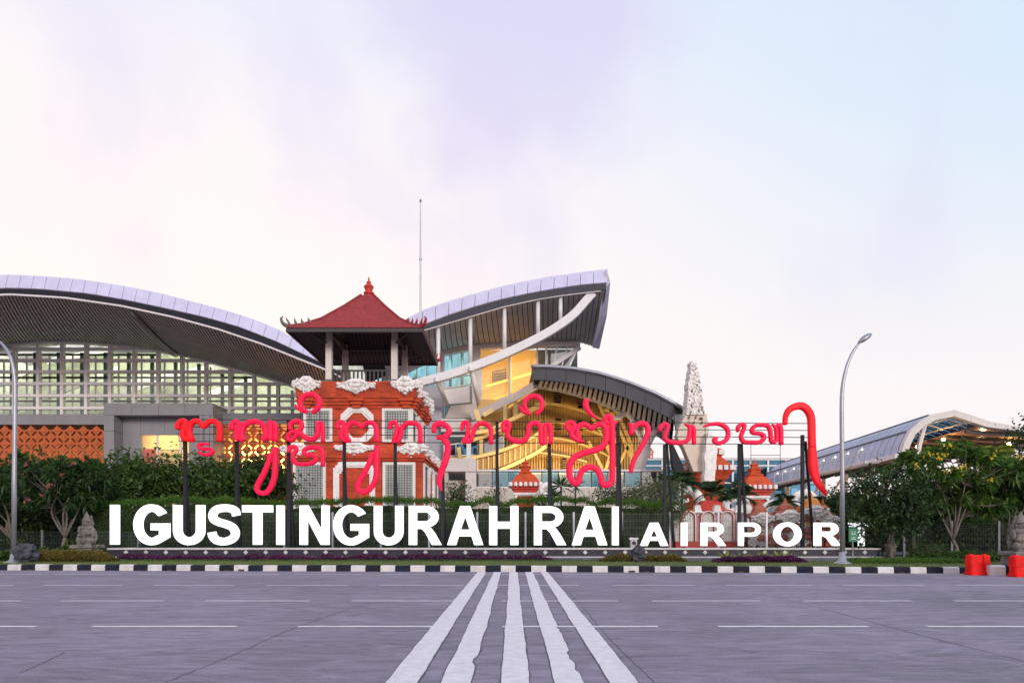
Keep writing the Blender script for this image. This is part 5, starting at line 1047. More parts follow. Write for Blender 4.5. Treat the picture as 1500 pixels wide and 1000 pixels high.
def tree(name, label, cat, base, crowns, ntips, nleaf, ll, lw_, m, bark='bark', trunk_r=.1, style='rosette', group=None, flower=None, nfl=0, seed=1, lean=(0, 0), limbs=5, shell=.45, low=-.5, droop=.25, forkf=.9):
    rng = np.random.default_rng(seed); t = thing(name, label, cat, base, group); base = Vector(base)
    cs = [(Vector(c), r) for c, r in crowns]; wsum = sum(r[0]*r[2] for _, r in cs); tips = []
    for c, r in cs: tips += tips_in(rng, c, r, max(3, int(ntips * r[0]*r[2] / wsum)), shell, low)
    top = sum((c for c, _ in cs), Vector()) / len(cs); fork = base.lerp(Vector((lerp(base.x, top.x, .5) + lean[0], lerp(base.y, top.y, .5), min(c.z - r[2]*.55 for c, r in cs))), forkf); fork.z = max(fork.z, base.z + .3)
    tr = MB(); tr.tube(spline([base - Vector((0, 0, .1)), base.lerp(fork, .5) + Vector((rng.normal(0, .05), 0, 0)), fork], 4), [lerp(trunk_r * 1.3, trunk_r * .85, i/8) for i in range(9)], 8)
    mains = []
    for k in range(limbs):
        tp = tips[int(rng.integers(len(tips)))]; e = fork.lerp(tp, .62); mid = fork.lerp(e, .5) + Vector((rng.normal(0, .1), rng.normal(0, .1), rng.uniform(0, .15))); P = spline([fork, mid, e], 4)
        tr.tube(P, [lerp(trunk_r * .75, trunk_r * .35, i/8) for i in range(9)], 6); mains += P[3:]
    for tp in tips[::2 if ntips > 120 else 1]:
        a = min(mains, key=lambda q: (q - tp).length + max(0, q.z - tp.z)); mid = a.lerp(tp, .5) - Vector((0, 0, .06)); tr.tube([a, mid, tp], [trunk_r*.3, trunk_r*.22, trunk_r*.13], 5)
    tr.build('trunk', M[bark], t, smooth=True)
    cr = MB(); top_c = sum((c for c, _ in cs), Vector()) / len(cs)
    for tp in tips:
        outd = (tp - top_c).normalized()
        if style == 'rosette':
            leaves(cr, tp, [(outd * .55 + rdir(rng, .15) * 1.0) for _ in range(nleaf)], ll, lw_, droop, rng)
        else:
            for _ in range(nleaf):
                q = tp + Vector(rng.normal(0, 1, 3)) * ll * 1.6; leaves(cr, q, [rdir(rng, .1) + outd * .4], ll, lw_, droop, rng)
    cr.build('crown', m if not isinstance(m, str) else M[m], t, recalc=False)
    if flower:
        front = sorted(tips, key=lambda q: q.y - q.z * .3)[:max(nfl * 3, 8)]; rng.shuffle(front)
        for tp in front[:nfl]:
            fl = MB(); q = Vector(tp) + Vector((0, -ll * .55, ll * .35))
            for k in range(4):
                o_ = q + Vector(rng.normal(0, .05, 3)); leaves(fl, o_, [Vector((math.cos(a), -.4, math.sin(a))) for a in [i*1.2566 + k for i in range(5)]], .06, .045, 0, rng)
            fl.build('flower', M[flower], t, recalc=False)
    return t
def X_(px, Y): return gx(px, Y)
def cr_(px, py, Y, rx, rz, ry=None): return (at(px, py, Y), (rx * Y / F, (ry or rx) * Y / F, rz * Y / F))
# left: dark frangipani
M['leaf_round'] = leafmat('leaf_round', (0.010, 0.026, 0.010), (0.07, 0.13, 0.04), .2, .35)
FG = 'dark frangipanis left of the plinth'
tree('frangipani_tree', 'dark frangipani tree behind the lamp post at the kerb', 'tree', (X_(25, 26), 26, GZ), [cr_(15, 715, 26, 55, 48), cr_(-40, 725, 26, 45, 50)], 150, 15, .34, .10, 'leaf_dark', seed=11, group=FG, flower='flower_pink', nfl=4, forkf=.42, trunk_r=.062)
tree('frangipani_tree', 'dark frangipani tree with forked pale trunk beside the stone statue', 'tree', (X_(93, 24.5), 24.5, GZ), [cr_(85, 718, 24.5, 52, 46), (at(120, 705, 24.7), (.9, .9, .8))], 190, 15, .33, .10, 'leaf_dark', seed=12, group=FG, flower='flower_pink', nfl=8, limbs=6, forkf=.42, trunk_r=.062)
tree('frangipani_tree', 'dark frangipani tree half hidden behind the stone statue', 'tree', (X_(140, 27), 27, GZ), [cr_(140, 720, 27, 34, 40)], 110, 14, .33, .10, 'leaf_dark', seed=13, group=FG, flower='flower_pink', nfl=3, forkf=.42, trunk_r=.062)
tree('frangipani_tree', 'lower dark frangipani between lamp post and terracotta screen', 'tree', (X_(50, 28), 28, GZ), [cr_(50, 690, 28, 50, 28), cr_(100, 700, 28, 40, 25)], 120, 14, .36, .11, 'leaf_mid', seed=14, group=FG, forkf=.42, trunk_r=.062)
# broadleaf trees behind the hedge, in front of the portal
BT = 'broadleaf trees before the grey portal'
tree('broadleaf_tree', 'broadleaf tree with layered crown in front of the grey portal window', 'tree', (X_(215, 32), 32, GZ), [cr_(205, 713, 32, 52, 24), cr_(185, 692, 32, 26, 12), cr_(240, 702, 32, 28, 15)], 210, 30, .25, .15, 'leaf_mid', 'bark_dark', .13, 'scatter', BT, seed=21, limbs=6, shell=.3)
tree('broadleaf_tree', 'broadleaf tree behind the red script below the lit terracotta screen', 'tree', (X_(330, 33), 33, GZ), [cr_(318, 715, 33, 48, 26), cr_(290, 695, 33, 26, 14), cr_(352, 708, 33, 34, 19)], 210, 30, .25, .15, 'leaf_mid', 'bark', .14, 'scatter', BT, seed=22, limbs=7, lean=(.5, 0), shell=.3)
tree('broadleaf_tree', 'broadleaf tree against the corner of the brick tower', 'tree', (X_(398, 34), 34, GZ), [cr_(395, 712, 34, 30, 28), cr_(375, 700, 34, 25, 20)], 130, 28, .24, .14, 'leaf_dark', 'bark_dark', .12, 'scatter', BT, seed=23, shell=.3)
# hedge behind the fence
def hedge(name, label, x0_, x1_, y0_, y1_, topf, n, ll, m, seed, group=None, cat='hedge', core=True, z0=GZ):
    rng = np.random.default_rng(seed); t = thing(name, label, cat, ((x0_+x1_)/2, (y0_+y1_)/2, z0), group); mb = MB()
    for k in range(n):
        x = rng.uniform(x0_, x1_); zt_ = topf(x) * (1 + .10 * noise.noise(Vector((x*1.4, 3, seed)))) + .05 * noise.noise(Vector((x*6, 1, 2)))
        f = rng.random()
        if f < .55: q = Vector((x, y0_ + rng.normal(0, .07) + .12*noise.noise(Vector((x*1.5, 0, f*9))), lerp(z0, zt_, rng.random()))); d = Vector((rng.normal(0, .6), -1, rng.normal(.25, .5)))
        else: q = Vector((x, rng.uniform(y0_, y1_), zt_ + rng.normal(-.02, .06))); d = Vector((rng.normal(0, .6), rng.normal(-.3, .5), 1))
        leaves(mb, q, [d], ll, ll * .42, .1, rng)
    mb.build('foliage', M[m], t, recalc=False)
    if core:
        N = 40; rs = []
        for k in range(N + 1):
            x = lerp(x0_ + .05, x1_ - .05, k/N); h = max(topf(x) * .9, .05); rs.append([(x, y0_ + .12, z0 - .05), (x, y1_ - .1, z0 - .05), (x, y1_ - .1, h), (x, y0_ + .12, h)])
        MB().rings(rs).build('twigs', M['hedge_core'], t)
    return t
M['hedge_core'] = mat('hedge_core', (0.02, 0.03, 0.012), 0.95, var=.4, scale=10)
HY = 25.9
hedge('clipped_hedge', 'tall clipped green hedge behind the wire fence, long stretch', X_(125, HY), X_(985, HY), HY, HY + 1.2, lambda x: gz(733.5, HY) + .07 * math.sin(x * .9), 52000, .085, 'leaf_hedge', 31)
hedge('shrub_bank', 'dark bank of dense shrubs closing the view behind the right hand trees', X_(1225, 35), X_(1640, 35), 35, 37, lambda x: gz(742, 35) + .4 * math.sin(x * .8), 15000, .30, 'leaf_dark', 32, cat='shrubs')
hedge('shrub_bank', 'dark bank of dense shrubs closing the view behind the left hand frangipanis', X_(-160, 31), X_(150, 31), 31, 33, lambda x: gz(704, 31) + .35 * math.sin(x * 1.1), 15000, .28, 'leaf_dark', 33, cat='shrubs')
# bushes in front of the low beige wall
def bush(px, py, Y, rx, rz, m, label, seed, n=60, nl=18, ll=.12, cat='bush', name='bush', group='bushes behind the hedge', lw_=.5):
    return tree(name, label, cat, (X_(px, Y), Y, GZ), [cr_(px, py, Y, rx, rz)], n, nl, ll, ll * lw_, m, 'bark_dark', .05, 'scatter', group, seed=seed, shell=.25, low=-.95, limbs=4)
bush(668, 728, 34, 20, 17, 'leaf_dark', 'dark round bush beside the beige pillar', 41, ll=.16)
bush(722, 726, 36, 20, 15, 'leaf_olive', 'sparse pale bush before the low beige wall beside the shrine', 42, 30, 10, .16)
bush(792, 735, 36, 12, 8, 'leaf_dark', 'small dark bush at the foot of the orange shrine', 43, 30)
bush(905, 725, 32, 42, 14, 'leaf_dark', 'dark green bush under the window strip', 44, 90)
bush(955, 728, 30, 45, 26, 'leaf_olive', 'large pale olive bush behind the end of the hedge', 45, 130, 20, .13)
bush(985, 748, 29, 28, 22, 'leaf_light', 'bright green bush closing the end of the hedge', 46, 70, 20, .12)
# palms
def palm(px, py, Y, n, ll, m, label, seed, trunk=True, group='palms before the glass hall', up=.25, wl=.035, trunk_r=.06, name='palm_tree', cat='palm'):
    rng = np.random.default_rng(seed); q = at(px, py, Y); t = thing(name, label, cat, (q.x, Y, GZ), group)
    if trunk: MB().tube(spline([(q.x + .15, Y, GZ - .1), (q.x - .05, Y, (q.z + GZ)/2), tuple(q)], 5), trunk_r, 8).build('trunk', M['bark'], t, smooth=True)
    for k in range(n):
        fr_ = MB(); a = k * 2.399 + rng.uniform(-.2, .2); el = rng.uniform(-.15, 1.15) + up; L_ = ll * rng.uniform(.8, 1.15); d = Vector((math.cos(a) * math.cos(el), math.sin(a) * math.cos(el), math.sin(el)))
        P = [q + d * L_ * s_ - Vector((0, 0, L_ * .55 * s_ ** 2.2)) for s_ in [i/14 for i in range(15)]]
        for i in range(2, 15):
            tg = (P[i] - P[i-1]).normalized(); sd = tg.cross(Vector((0, 0, 1))); sd = sd.normalized() if sd.length > .05 else Vector((1, 0, 0)); ln_ = L_ * .30 * math.sin(math.pi * (i / 15) ** .7) + .05
            for s_ in (-1, 1):
                for h_ in (0, .5):
                    b = P[i-1].lerp(P[i], h_); leaves(fr_, b, [(sd * s_ + tg * .7 - Vector((0, 0, .25)))], ln_, wl, .2, rng)
        fr_.tube(P[::2], [.014 * (1 - i/9) + .004 for i in range(len(P[::2]))], 4); fr_.build('frond', M[m], t, recalc=False)
    return t
palm(1000, 708, 33, 17, 1.5, 'palm', 'dark feathery palm beside the black post at the red shrine', 51)
palm(1042, 722, 31, 15, 1.3, 'palm', 'dark palm with bare trunk before the arched white wall', 52)
palm(1082, 728, 32, 18, 1.5, 'palm', 'dense dark palm in front of the orange shrine and glass hall', 53)
palm(1150, 740, 31, 14, 1.1, 'palm', 'low green palm behind the carved brick wall', 54)
palm(1195, 742, 33, 14, 1.2, 'palm', 'low dark palm behind the end of the red script', 55)
palm(975, 712, 36, 12, 1.3, 'palm', 'feathery palm behind the olive bush', 56)
def spiky(px, py, Y, n, ll, m, label, seed, name='yucca', cat='plant', stem=True, group=None, w_=.05):
    rng = np.random.default_rng(seed); q = at(px, py, Y); t = thing(name, label, cat, (q.x, Y, GZ), group)
    if stem: MB().tube([(q.x, Y, GZ - .05), tuple(q)], .045, 6).build('trunk', M['bark_dark'], t)
    mb = MB(); leaves(mb, q, [rdir(rng, .55) for _ in range(n)], ll, w_, .12, rng); mb.build('leaves', M[m], t, recalc=False); return t
YU = 'yuccas under the window strip'
spiky(822, 712, 32, 70, .75, 'palm', 'spiky dark yucca beside the script post at the beige wall', 61, group=YU); spiky(810, 728, 31, 50, .6, 'palm', 'shorter spiky yucca at the shrine side', 62, group=YU); spiky(843, 712, 34, 45, .6, 'palm', 'thin stemmed yucca under the window strip', 63, group=YU)
# right: round dark tree, flowering frangipani, deep greenery
tree('round_tree', 'dense dark round tree beside the lamp post and green sign', 'tree', (X_(1306, 22.7), 22.7, GZ), [cr_(1298, 733, 23.0, 56, 40, 46), cr_(1296, 762, 23.0, 40, 22, 36), (at(1338, 728, 23.2), (.65, .7, .65))], 230, 22, .17, .10, 'leaf_round', 'bark', .055, 'scatter', seed=71, shell=.45, low=-.85, limbs=7)
tree('frangipani_tree', 'bright green frangipani with yellow flowers and long bare branches', 'tree', (X_(1395, 23.5), 23.5, GZ), [cr_(1352, 672, 23.5, 26, 15), cr_(1395, 661, 23.6, 30, 14), cr_(1438, 672, 23.4, 28, 17), cr_(1472, 690, 23.6, 24, 20), cr_(1324, 690, 23.6, 32, 10), cr_(1378, 700, 23.3, 32, 18), cr_(1425, 706, 23.8, 36, 20), cr_(1398, 732, 24.1, 44, 18), cr_(1448, 738, 24.2, 34, 22), cr_(1345, 728, 24.4, 30, 24)], 300, 15, .34, .10, 'leaf_light', 'bark', seed=72, flower='flower_yellow', nfl=16, limbs=8, shell=.3, forkf=.42, trunk_r=.062)
tree('frangipani_tree', 'dark frangipani leaning behind the right hand stone guardian', 'tree', (X_(1478, 24.5), 24.5, GZ), [cr_(1470, 715, 24.5, 44, 36), cr_(1520, 710, 24.5, 50, 45)], 150, 15, .34, .10, 'leaf_dark', 'bark', seed=73, lean=(-.4, 0), group='dark frangipanis at the guardian', flower='flower_pink', nfl=3, forkf=.42, trunk_r=.062)
tree('broadleaf_tree', 'dark tree crown overhanging from behind the walkway end', 'tree', (X_(1530, 30), 30, GZ), [cr_(1520, 640, 30, 44, 22), cr_(1540, 700, 30, 60, 60)], 140, 22, .22, .12, 'leaf_dark', 'bark_dark', .15, 'scatter', seed=74, shell=.3)
palm(1458, 700, 27, 9, 2.4, 'palm_yellow', 'tall yellow green palm fronds behind the flowering frangipani', 75, up=.85, wl=.05, group='palms among the right hand trees')
palm(1375, 768, 27, 15, 1.2, 'palm', 'dark palm in the shade between the round tree and the frangipani', 76, group='palms among the right hand trees')
palm(1340, 775, 26, 13, 1.0, 'palm', 'small dark palm behind the fence by the round tree', 77, group='palms among the right hand trees')
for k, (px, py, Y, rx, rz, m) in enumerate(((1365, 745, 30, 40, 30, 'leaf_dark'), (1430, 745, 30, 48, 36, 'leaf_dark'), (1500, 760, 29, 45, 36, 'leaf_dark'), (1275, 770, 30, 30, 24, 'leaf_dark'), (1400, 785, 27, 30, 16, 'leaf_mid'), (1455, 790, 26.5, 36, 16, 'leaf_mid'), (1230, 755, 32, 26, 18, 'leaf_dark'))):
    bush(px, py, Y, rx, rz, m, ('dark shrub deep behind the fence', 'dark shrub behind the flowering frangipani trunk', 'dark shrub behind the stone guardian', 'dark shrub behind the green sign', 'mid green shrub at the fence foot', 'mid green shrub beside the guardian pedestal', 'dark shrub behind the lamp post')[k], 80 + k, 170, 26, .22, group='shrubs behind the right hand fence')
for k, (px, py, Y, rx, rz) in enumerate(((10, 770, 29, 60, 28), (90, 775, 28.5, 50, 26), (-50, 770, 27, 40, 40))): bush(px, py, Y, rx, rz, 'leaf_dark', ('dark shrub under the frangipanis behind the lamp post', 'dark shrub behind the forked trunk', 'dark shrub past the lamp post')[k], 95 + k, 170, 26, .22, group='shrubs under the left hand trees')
# low planting along the plinth
def low(name, label, pxa, pxb, Yc, dy, h, m, n, seed, ll=.06, cat='ground cover'):
    rng = np.random.default_rng(seed); mb = MB(); x0_, x1_ = gx(pxa, Yc), gx(pxb, Yc)
    for k in range(n):
        x = rng.uniform(x0_, x1_); e = min(1, (x - x0_) / .4, (x1_ - x) / .4); y = Yc + rng.uniform(-dy, dy); hh = h * max(e, .1) ** .5 * (.75 + .35 * noise.noise(Vector((x*2.2, y*2, seed)))) * math.sqrt(max(.05, 1 - ((y - Yc)/dy)**2 * .8))
        leaves(mb, Vector((x, y, GZ + hh * rng.random() ** .5)), [rdir(rng, .6)], ll, ll * .5, .1, rng)
    return tag(mb.build(name, M[m], recalc=False), label, cat, kind='stuff')
low('ground_cover', 'low golden brown ground cover between lamp post and plinth end', 48, 166, 21.9, .35, .50, 'leaf_gold', 16000, 101)
low('ground_cover', 'purple leaved ground cover strip along the plinth foot', 166, 810, 22.75, .16, .26, 'leaf_purple', 22000, 102)
low('ground_cover', 'low green ground cover edge before the purple strip', 160, 1010, 22.45, .12, .07, 'leaf_hedge', 8000, 103, .04)
low('ground_cover', 'low golden ground cover around the dark rock', 880, 1004, 22.2, .28, .30, 'leaf_gold', 9000, 104)
low('ground_cover', 'purple ground cover under the pale bromeliads', 1046, 1178, 21.6, .30, .26, 'leaf_purple', 10000, 105)
low('ground_cover', 'low clipped green ground cover before the round tree', 1232, 1425, 21.0, .45, .20, 'leaf_hedge', 12000, 106, .05)
low('ground_cover', 'leafy green plants at the foot of the left fence', 0, 150, 23.2, .35, .5, 'leaf_mid', 3500, 107, .16)
low('ground_cover', 'leafy green plants at the foot of the right fence', 1330, 1480, 22.2, .35, .38, 'leaf_mid', 4500, 108, .09)
for k, px in enumerate((1064, 1084, 1108, 1119, 1141, 1154)):
    spiky(px, 821, 21.9 + .15 * (k % 2), 34, .42, 'leaf_yellow', 'pale yellow green striped bromeliad rosette before the plinth', 110 + k, 'bromeliad', 'bromeliad', False, 'bromeliads before the plinth', .05)
for k, px in enumerate((1338, 1351, 1366, 1378)):
    bush(px, 806, 22.6, 8, 8, 'leaf_light', 'small clipped yellow green ball shrub at the fence foot', 120 + k, 22, 14, .06, 'shrub', 'ball_shrub', 'ball shrubs at the fence foot')
for k, (px, py) in enumerate(((30, 800), (18, 806), (112, 803), (100, 806), (138, 806))): spiky(px, py, 22.8, 18, .5, 'leaf_mid', 'upright green strap leaved plant at the fence foot near the statue', 130 + k, 'strap_plant', 'plant', False, 'strap leaved plants by the statue', .07)
# ================================================================== fence, lamps, statues, barriers, small things
random.seed(55)
FY = 25.2
def fence(label, pxs, Y, ztop, pitch=.055):
    f = thing('wire_fence', label, 'fence', (gx((pxs[0]+pxs[-1])/2, Y), Y, GZ), 'wire mesh fences')
    for x in pxs: MB().bx(gx(x, Y) - .035, gx(x, Y) + .035, Y - .03, Y + .03, GZ - .05, ztop + .06).build('post', M['galv' if 100 < x < 1240 else 'post_grey'], f)
    for a, b in zip(pxs, pxs[1:]):
        mb = MB(); xa, xb = gx(a, Y) + .05, gx(b, Y) - .05; x = xa
        while x < xb: mb.bx(x - .003, x + .003, Y + .035, Y + .044, GZ + .1, ztop); x += pitch
        for z in [lerp(GZ + .12, ztop - .01, k/6) for k in range(7)]: mb.bx(xa, xb, Y + .045, Y + .054, z - .004, z + .004)
        mb.build('mesh_panel', M['galv_wire' if 100 < a < 1240 else 'wire_dark'], f)
fence('long silver wire mesh fence between the white letters and the hedge', [205 + 70.6 * k for k in range(15)], FY, gz(752, FY))
fence('wire mesh fence under the dark frangipanis at the stone statue', [-75, -5, 62, 130, 203], FY - .3, gz(778, FY - .3))
fence('wire mesh fence with tall posts before the right hand trees', [1262, 1324, 1394, 1463, 1532], 24.0, gz(765, 24))
# arched garden wall behind AIRPORT
GYw = 29.0
aw = thing('garden_wall', 'white garden wall with red edged arched niches behind the fence', 'wall', (gx(1035, GYw), GYw, GZ))
MB().bx(gx(985, GYw), gx(1090, GYw), GYw, GYw + .4, GZ, gz(750, GYw)).build('wall', M['plaster'], aw)
MB().bx(gx(983, GYw), gx(1092, GYw), GYw - .07, GYw - .003, GZ, gz(793, GYw)).build('plinth_band', M['red_paint'], aw)
for x in (1008.5, 1036.5, 1064.5):
    for ro, ri, d, m in ((12.2, 10.6, .10, 'red_paint'), (10.4, 8.8, .14, 'stone_white'), (8.6, 7.6, .08, 'red_paint')):
        o_ = [(x + ro*math.cos(a), 758 - ro*math.sin(a)) for a in [math.pi*k/16 for k in range(17)]]; i_ = [(x + ri*math.cos(a), 758 - ri*math.sin(a)) for a in [math.pi*k/16 for k in range(17)]]
        MB().prism([[at(a, b, GYw) for a, b in [(x + ro, 792)] + o_ + [(x - ro, 792), (x - ri, 792)] + i_[::-1] + [(x + ri, 792)]]], (0, -d, 0)).build('arch_ring', M[m], aw)
    MB().prism([[at(x + 7.4*math.cos(a), 758 - 7.4*math.sin(a), GYw - .002) for a in [math.pi*k/12 for k in range(13)]] + [at(x - 7.4, 792, GYw - .002), at(x + 7.4, 792, GYw - .002)]], (0, -.03, 0)).build('niche', M['stone_white'], aw)
for x in (990, 1022, 1051, 1083):
    MB().lathe([(.22, gz(751, GYw)), (.22, gz(749, GYw)), (.16, gz(748, GYw)), (.11, gz(740, GYw)), (.13, gz(739, GYw))], (gx(x, GYw), GYw + .1, 0), square=True).build('pier_cap', M['stone_white'], aw)
MB().lathe([(.55, GZ), (.45, gz(752, 30.5)), (.6, gz(748, 30.5)), (.4, gz(737, 30.5)), (.3, gz(733, 30.5))], (gx(1038, 30.5), 30.5, 0), square=True).build('red_pedestal', M['red_paint'], aw)
# carved brick and stone garden gate pieces
rng = random.Random(31)
cwall = thing('carved_wall', 'low wall of red brick tiers and pale stone carvings behind the letters P O R', 'wall', (gx(1150, 28), 28, GZ))
MB().bx(gx(1098, 28), gx(1232, 28), 28, 28.5, GZ, gz(768, 28)).build('wall', M['stone_pink'], cwall)
for row, (ya, n, hh) in enumerate(((795, 11, .26), (786, 12, .24), (777, 11, .22), (769, 9, .22), (761, 7, .2))):
    for k in range(n):
        x = 1100 + (k + .5) * 128 / n + rng.uniform(-2, 2); m = M['stone_white'] if rng.random() < .4 else M['brick_old']; w_ = rng.uniform(.18, .34)
        q = at(x, ya + rng.uniform(-1.5, 1.5), 27.95)
        if m is M['stone_white']: inst('carving', carv_me[k % 3], cwall, q, (0, 0, 0), (w_ * .9, .35, w_ * 1.5))
        else: MB().lathe([(w_*.5, -hh*.5), (w_*.62, -hh*.3), (w_*.62, 0), (w_*.45, .02), (w_*.45, hh*.4), (w_*.3, hh*.5)], q, square=True).build('brick_tier', m, cwall)
for px, py, s in ((1112, 752, 1.0), (1150, 750, 1.2), (1188, 742, 1.1), (1205, 752, .9)):
    q = at(px, py, 28.2); MB().lathe([(.3*s, -.8), (.3*s, -.2), (.4*s, -.16), (.4*s, 0), (.26*s, .05), (.2*s, .25), (.06*s, .4), (.02, .6)], q, square=True).build('finial', M['brick_old'] if px != 1188 else M['orange'], cwall)
    inst('carving', carv_me[0], cwall, q + Vector((0, -.42*s, -.25)), (0, 0, 0), (.35*s, .6, .5*s))
# white scroll ornaments peeping between the palms
for px, py, Y, s, lb in ((1075, 738, 35, 1.0, 'behind the arched wall'), (1130, 745, 34, .9, 'under the orange shrine'), (1006, 725, 37, 1.0, 'at the foot of the red shrine'), (801, 716, 42, .9, 'beside the orange shrine at the beige wall'), (1175, 730, 40, 1.1, 'behind the end of the red script')):
    q = at(px, py, Y); sc_ = thing('scroll_ornament', 'white stone scroll ornament ' + lb, 'ornament', (q.x, Y, GZ), 'white scroll ornaments')
    MB().tube(spline([(q.x + .9*s, Y, GZ), (q.x + .8*s, Y, q.z - .6), (q.x + .3*s, Y, q.z + .25*s), (q.x - .35*s, Y, q.z + .1*s), (q.x - .3*s, Y, q.z - .35*s), (q.x + .1*s, Y, q.z - .25*s)], 6), [.34*s - .008*k*s for k in range(31)], 8).build('scroll', M['stone_white'], sc_, smooth=True)
    MB().box((q.x + .6*s, Y, (GZ + q.z - .8)/2), (1.2*s, .5, max(q.z - .8 - GZ, .2))).build('block', M['stone_white'], sc_)
# street lamps
def lamp(px, Y, base_y, pts, head, label):
    t = thing('street_lamp', label, 'street lamp', (gx(px, Y), Y, GZ), 'street lamps on the verge')
    P = spline([at(a, b, Y) for a, b in pts], 8); n = len(P); MB().tube([Vector((gx(px, Y), Y, GZ))] + P, [.075] + [lerp(.068, .035, k/(n-1)) for k in range(n)], 12).build('pole', M['galv'], t, smooth=True)
    MB().lathe([(.26, GZ - .02), (.26, GZ + .03), (.2, GZ + .05), (.12, GZ + .10), (.085, GZ + .35), (.07, GZ + .36)], (gx(px, Y), Y, 0), 14).build('base', M['galv'], t, smooth=True)
    a, b = at(*head[0], Y), at(*head[1], Y); d = (b - a); L_ = d.length; d.normalize(); upv = d.cross(Vector((0, 1, 0))).normalized(); upv = upv if upv.z > 0 else -upv; rs = []
    for s_, r in ((0, .25), (.12, .6), (.35, .95), (.6, 1), (.85, .75), (1, .2)):
        c = a + d * L_ * s_; rs.append([c + Vector((0, 1, 0)) * (.13*r*math.cos(q)) + upv * ((.105 if math.sin(q) > 0 else .05)*r*math.sin(q)) for q in [2*math.pi*k/12 for k in range(12)]])
    h = MB().rings(rs).build('lamp_head', M['galv'], t, smooth=True)
    rs = []
    for s_, r in ((.2, .3), (.35, .72), (.6, .8), (.8, .55), (.9, .2)):
        c = a + d * L_ * s_ - upv * .035; rs.append([c + Vector((0, 1, 0)) * (.13*r*math.cos(q)) + upv * (.04*r*math.sin(q)) for q in [2*math.pi*k/10 for k in range(10)]])
    MB().rings(rs).build('lens', M['lens'], h, smooth=True)
lamp(1234, 20.6, 826, [(1234, 700), (1233, 600), (1234.5, 565), (1240, 538), (1249, 516), (1258, 503)], [(1257, 503), (1277, 489)], 'grey street lamp with curved arm beside the short letter R')
lamp(20.5, 21.2, 822, [(21, 700), (22, 590), (21.5, 555), (16, 525), (6, 507), (-6, 496)], [(-4, 497), (-25, 484)], 'grey street lamp with curved arm among the dark frangipanis')
# stone guardians
def blob(mb, c, r, amp=.12, f=4.0, seed=0, nu=20, nv=14):
    rs = []
    for i in range(nv + 1):
        th = math.pi * i / nv; ring = []
        for k in range(nu):
            ph = 2*math.pi*k/nu; v = Vector((math.sin(th)*math.cos(ph), math.sin(th)*math.sin(ph), -math.cos(th))); s_ = 1 + amp * noise.noise(v * f + Vector((seed, seed*2, 0))) + amp*.9*noise.noise(v * f * 2.3 + Vector((seed*3, 1, 0)))
            if i in (0, nv): s_ = 1
            ring.append(Vector(c) + Vector((v.x*r[0], v.y*r[1], v.z*r[2])) * s_)
        rs.append(ring)
    mb.rings(rs)
def guardian(px, Y, ytop, ybase, yped, label, m='stone_grey'):
    q = at(px, ybase, Y); H = (ybase - ytop) * Y / F; t = thing('guardian_statue', label, 'statue', (q.x, Y, GZ), 'stone guardians'); x, z0 = q.x, q.z; h = H
    mb = MB(); b = lambda dx, dy, dz, rx, ry, rz, a=.16, s=1: blob(mb, (x + dx*h, Y + dy*h, z0 + dz*h), (rx*h, ry*h, rz*h), a, 4.5, s)
    b(0, 0, .14, .20, .17, .15, .2, 1); b(0, -.05, .33, .165, .13, .17, .18, 2); b(0, -.02, .50, .19, .12, .10, .18, 3)     # seat, belly, chest
    b(-.15, -.10, .13, .095, .13, .12, .2, 4); b(.15, -.10, .13, .095, .13, .12, .2, 5)                                       # knees
    b(-.19, -.03, .42, .07, .075, .14, .2, 6); b(.20, -.06, .36, .07, .075, .15, .2, 7); b(.10, -.15, .34, .09, .06, .055, .2, 8); b(-.14, -.12, .29, .06, .08, .06, .2, 9)
    b(-.13, -.16, .03, .08, .1, .04, .1, 10); b(.13, -.16, .03, .08, .1, .04, .1, 11)
    b(0, -.05, .635, .095, .095, .095, .12, 12); b(0, -.13, .62, .035, .04, .03, .1, 13); b(-.1, -.03, .64, .035, .03, .06, .2, 14); b(.1, -.03, .64, .035, .03, .06, .2, 15)  # head, nose, ears
    b(-.04, -.125, .655, .022, .02, .018, .05, 16); b(.04, -.125, .655, .022, .02, .018, .05, 17); b(0, -.115, .59, .055, .035, .018, .1, 18)
    mb.lathe([(.115*h, .69*h), (.13*h, .71*h), (.12*h, .735*h), (.095*h, .75*h), (.105*h, .78*h), (.085*h, .80*h), (.07*h, .83*h), (.075*h, .85*h), (.05*h, .89*h), (.03*h, .93*h), (.012*h, .97*h), (.002*h, 1.0*h)], (x, Y - .03*h, z0), 12)
    for s_ in (-1, 1):
        for k in range(3): b(s_*(.14 - .025*k), .03, .62 + .09*k, .035, .04, .07, .3, 20 + k)
        b(s_*.2, .05, .22, .05, .08, .18, .3, 25)
    mb.build('figure', M[m], t, smooth=True)
    w_ = .27*h; MB().lathe([(w_*1.15, GZ - .03), (w_*1.15, GZ + .08), (w_, GZ + .1), (w_, z0 - .1), (w_*1.2, z0 - .09), (w_*1.2, z0 - .02), (w_*1.05, z0 + .02)], (x, Y, 0), square=True).build('pedestal', M['stone_grey'], t)
guardian(128, 23.0, 748, 798, 812, 'carved stone guardian under the dark frangipanis beside the plinth end')
guardian(1494, 19.4, 748, 808, 835, 'carved stone guardian on a pedestal behind the red barrier')
guardian(1305, 23.4, 778, 797, 812, 'small stone figure at the foot of the round tree')
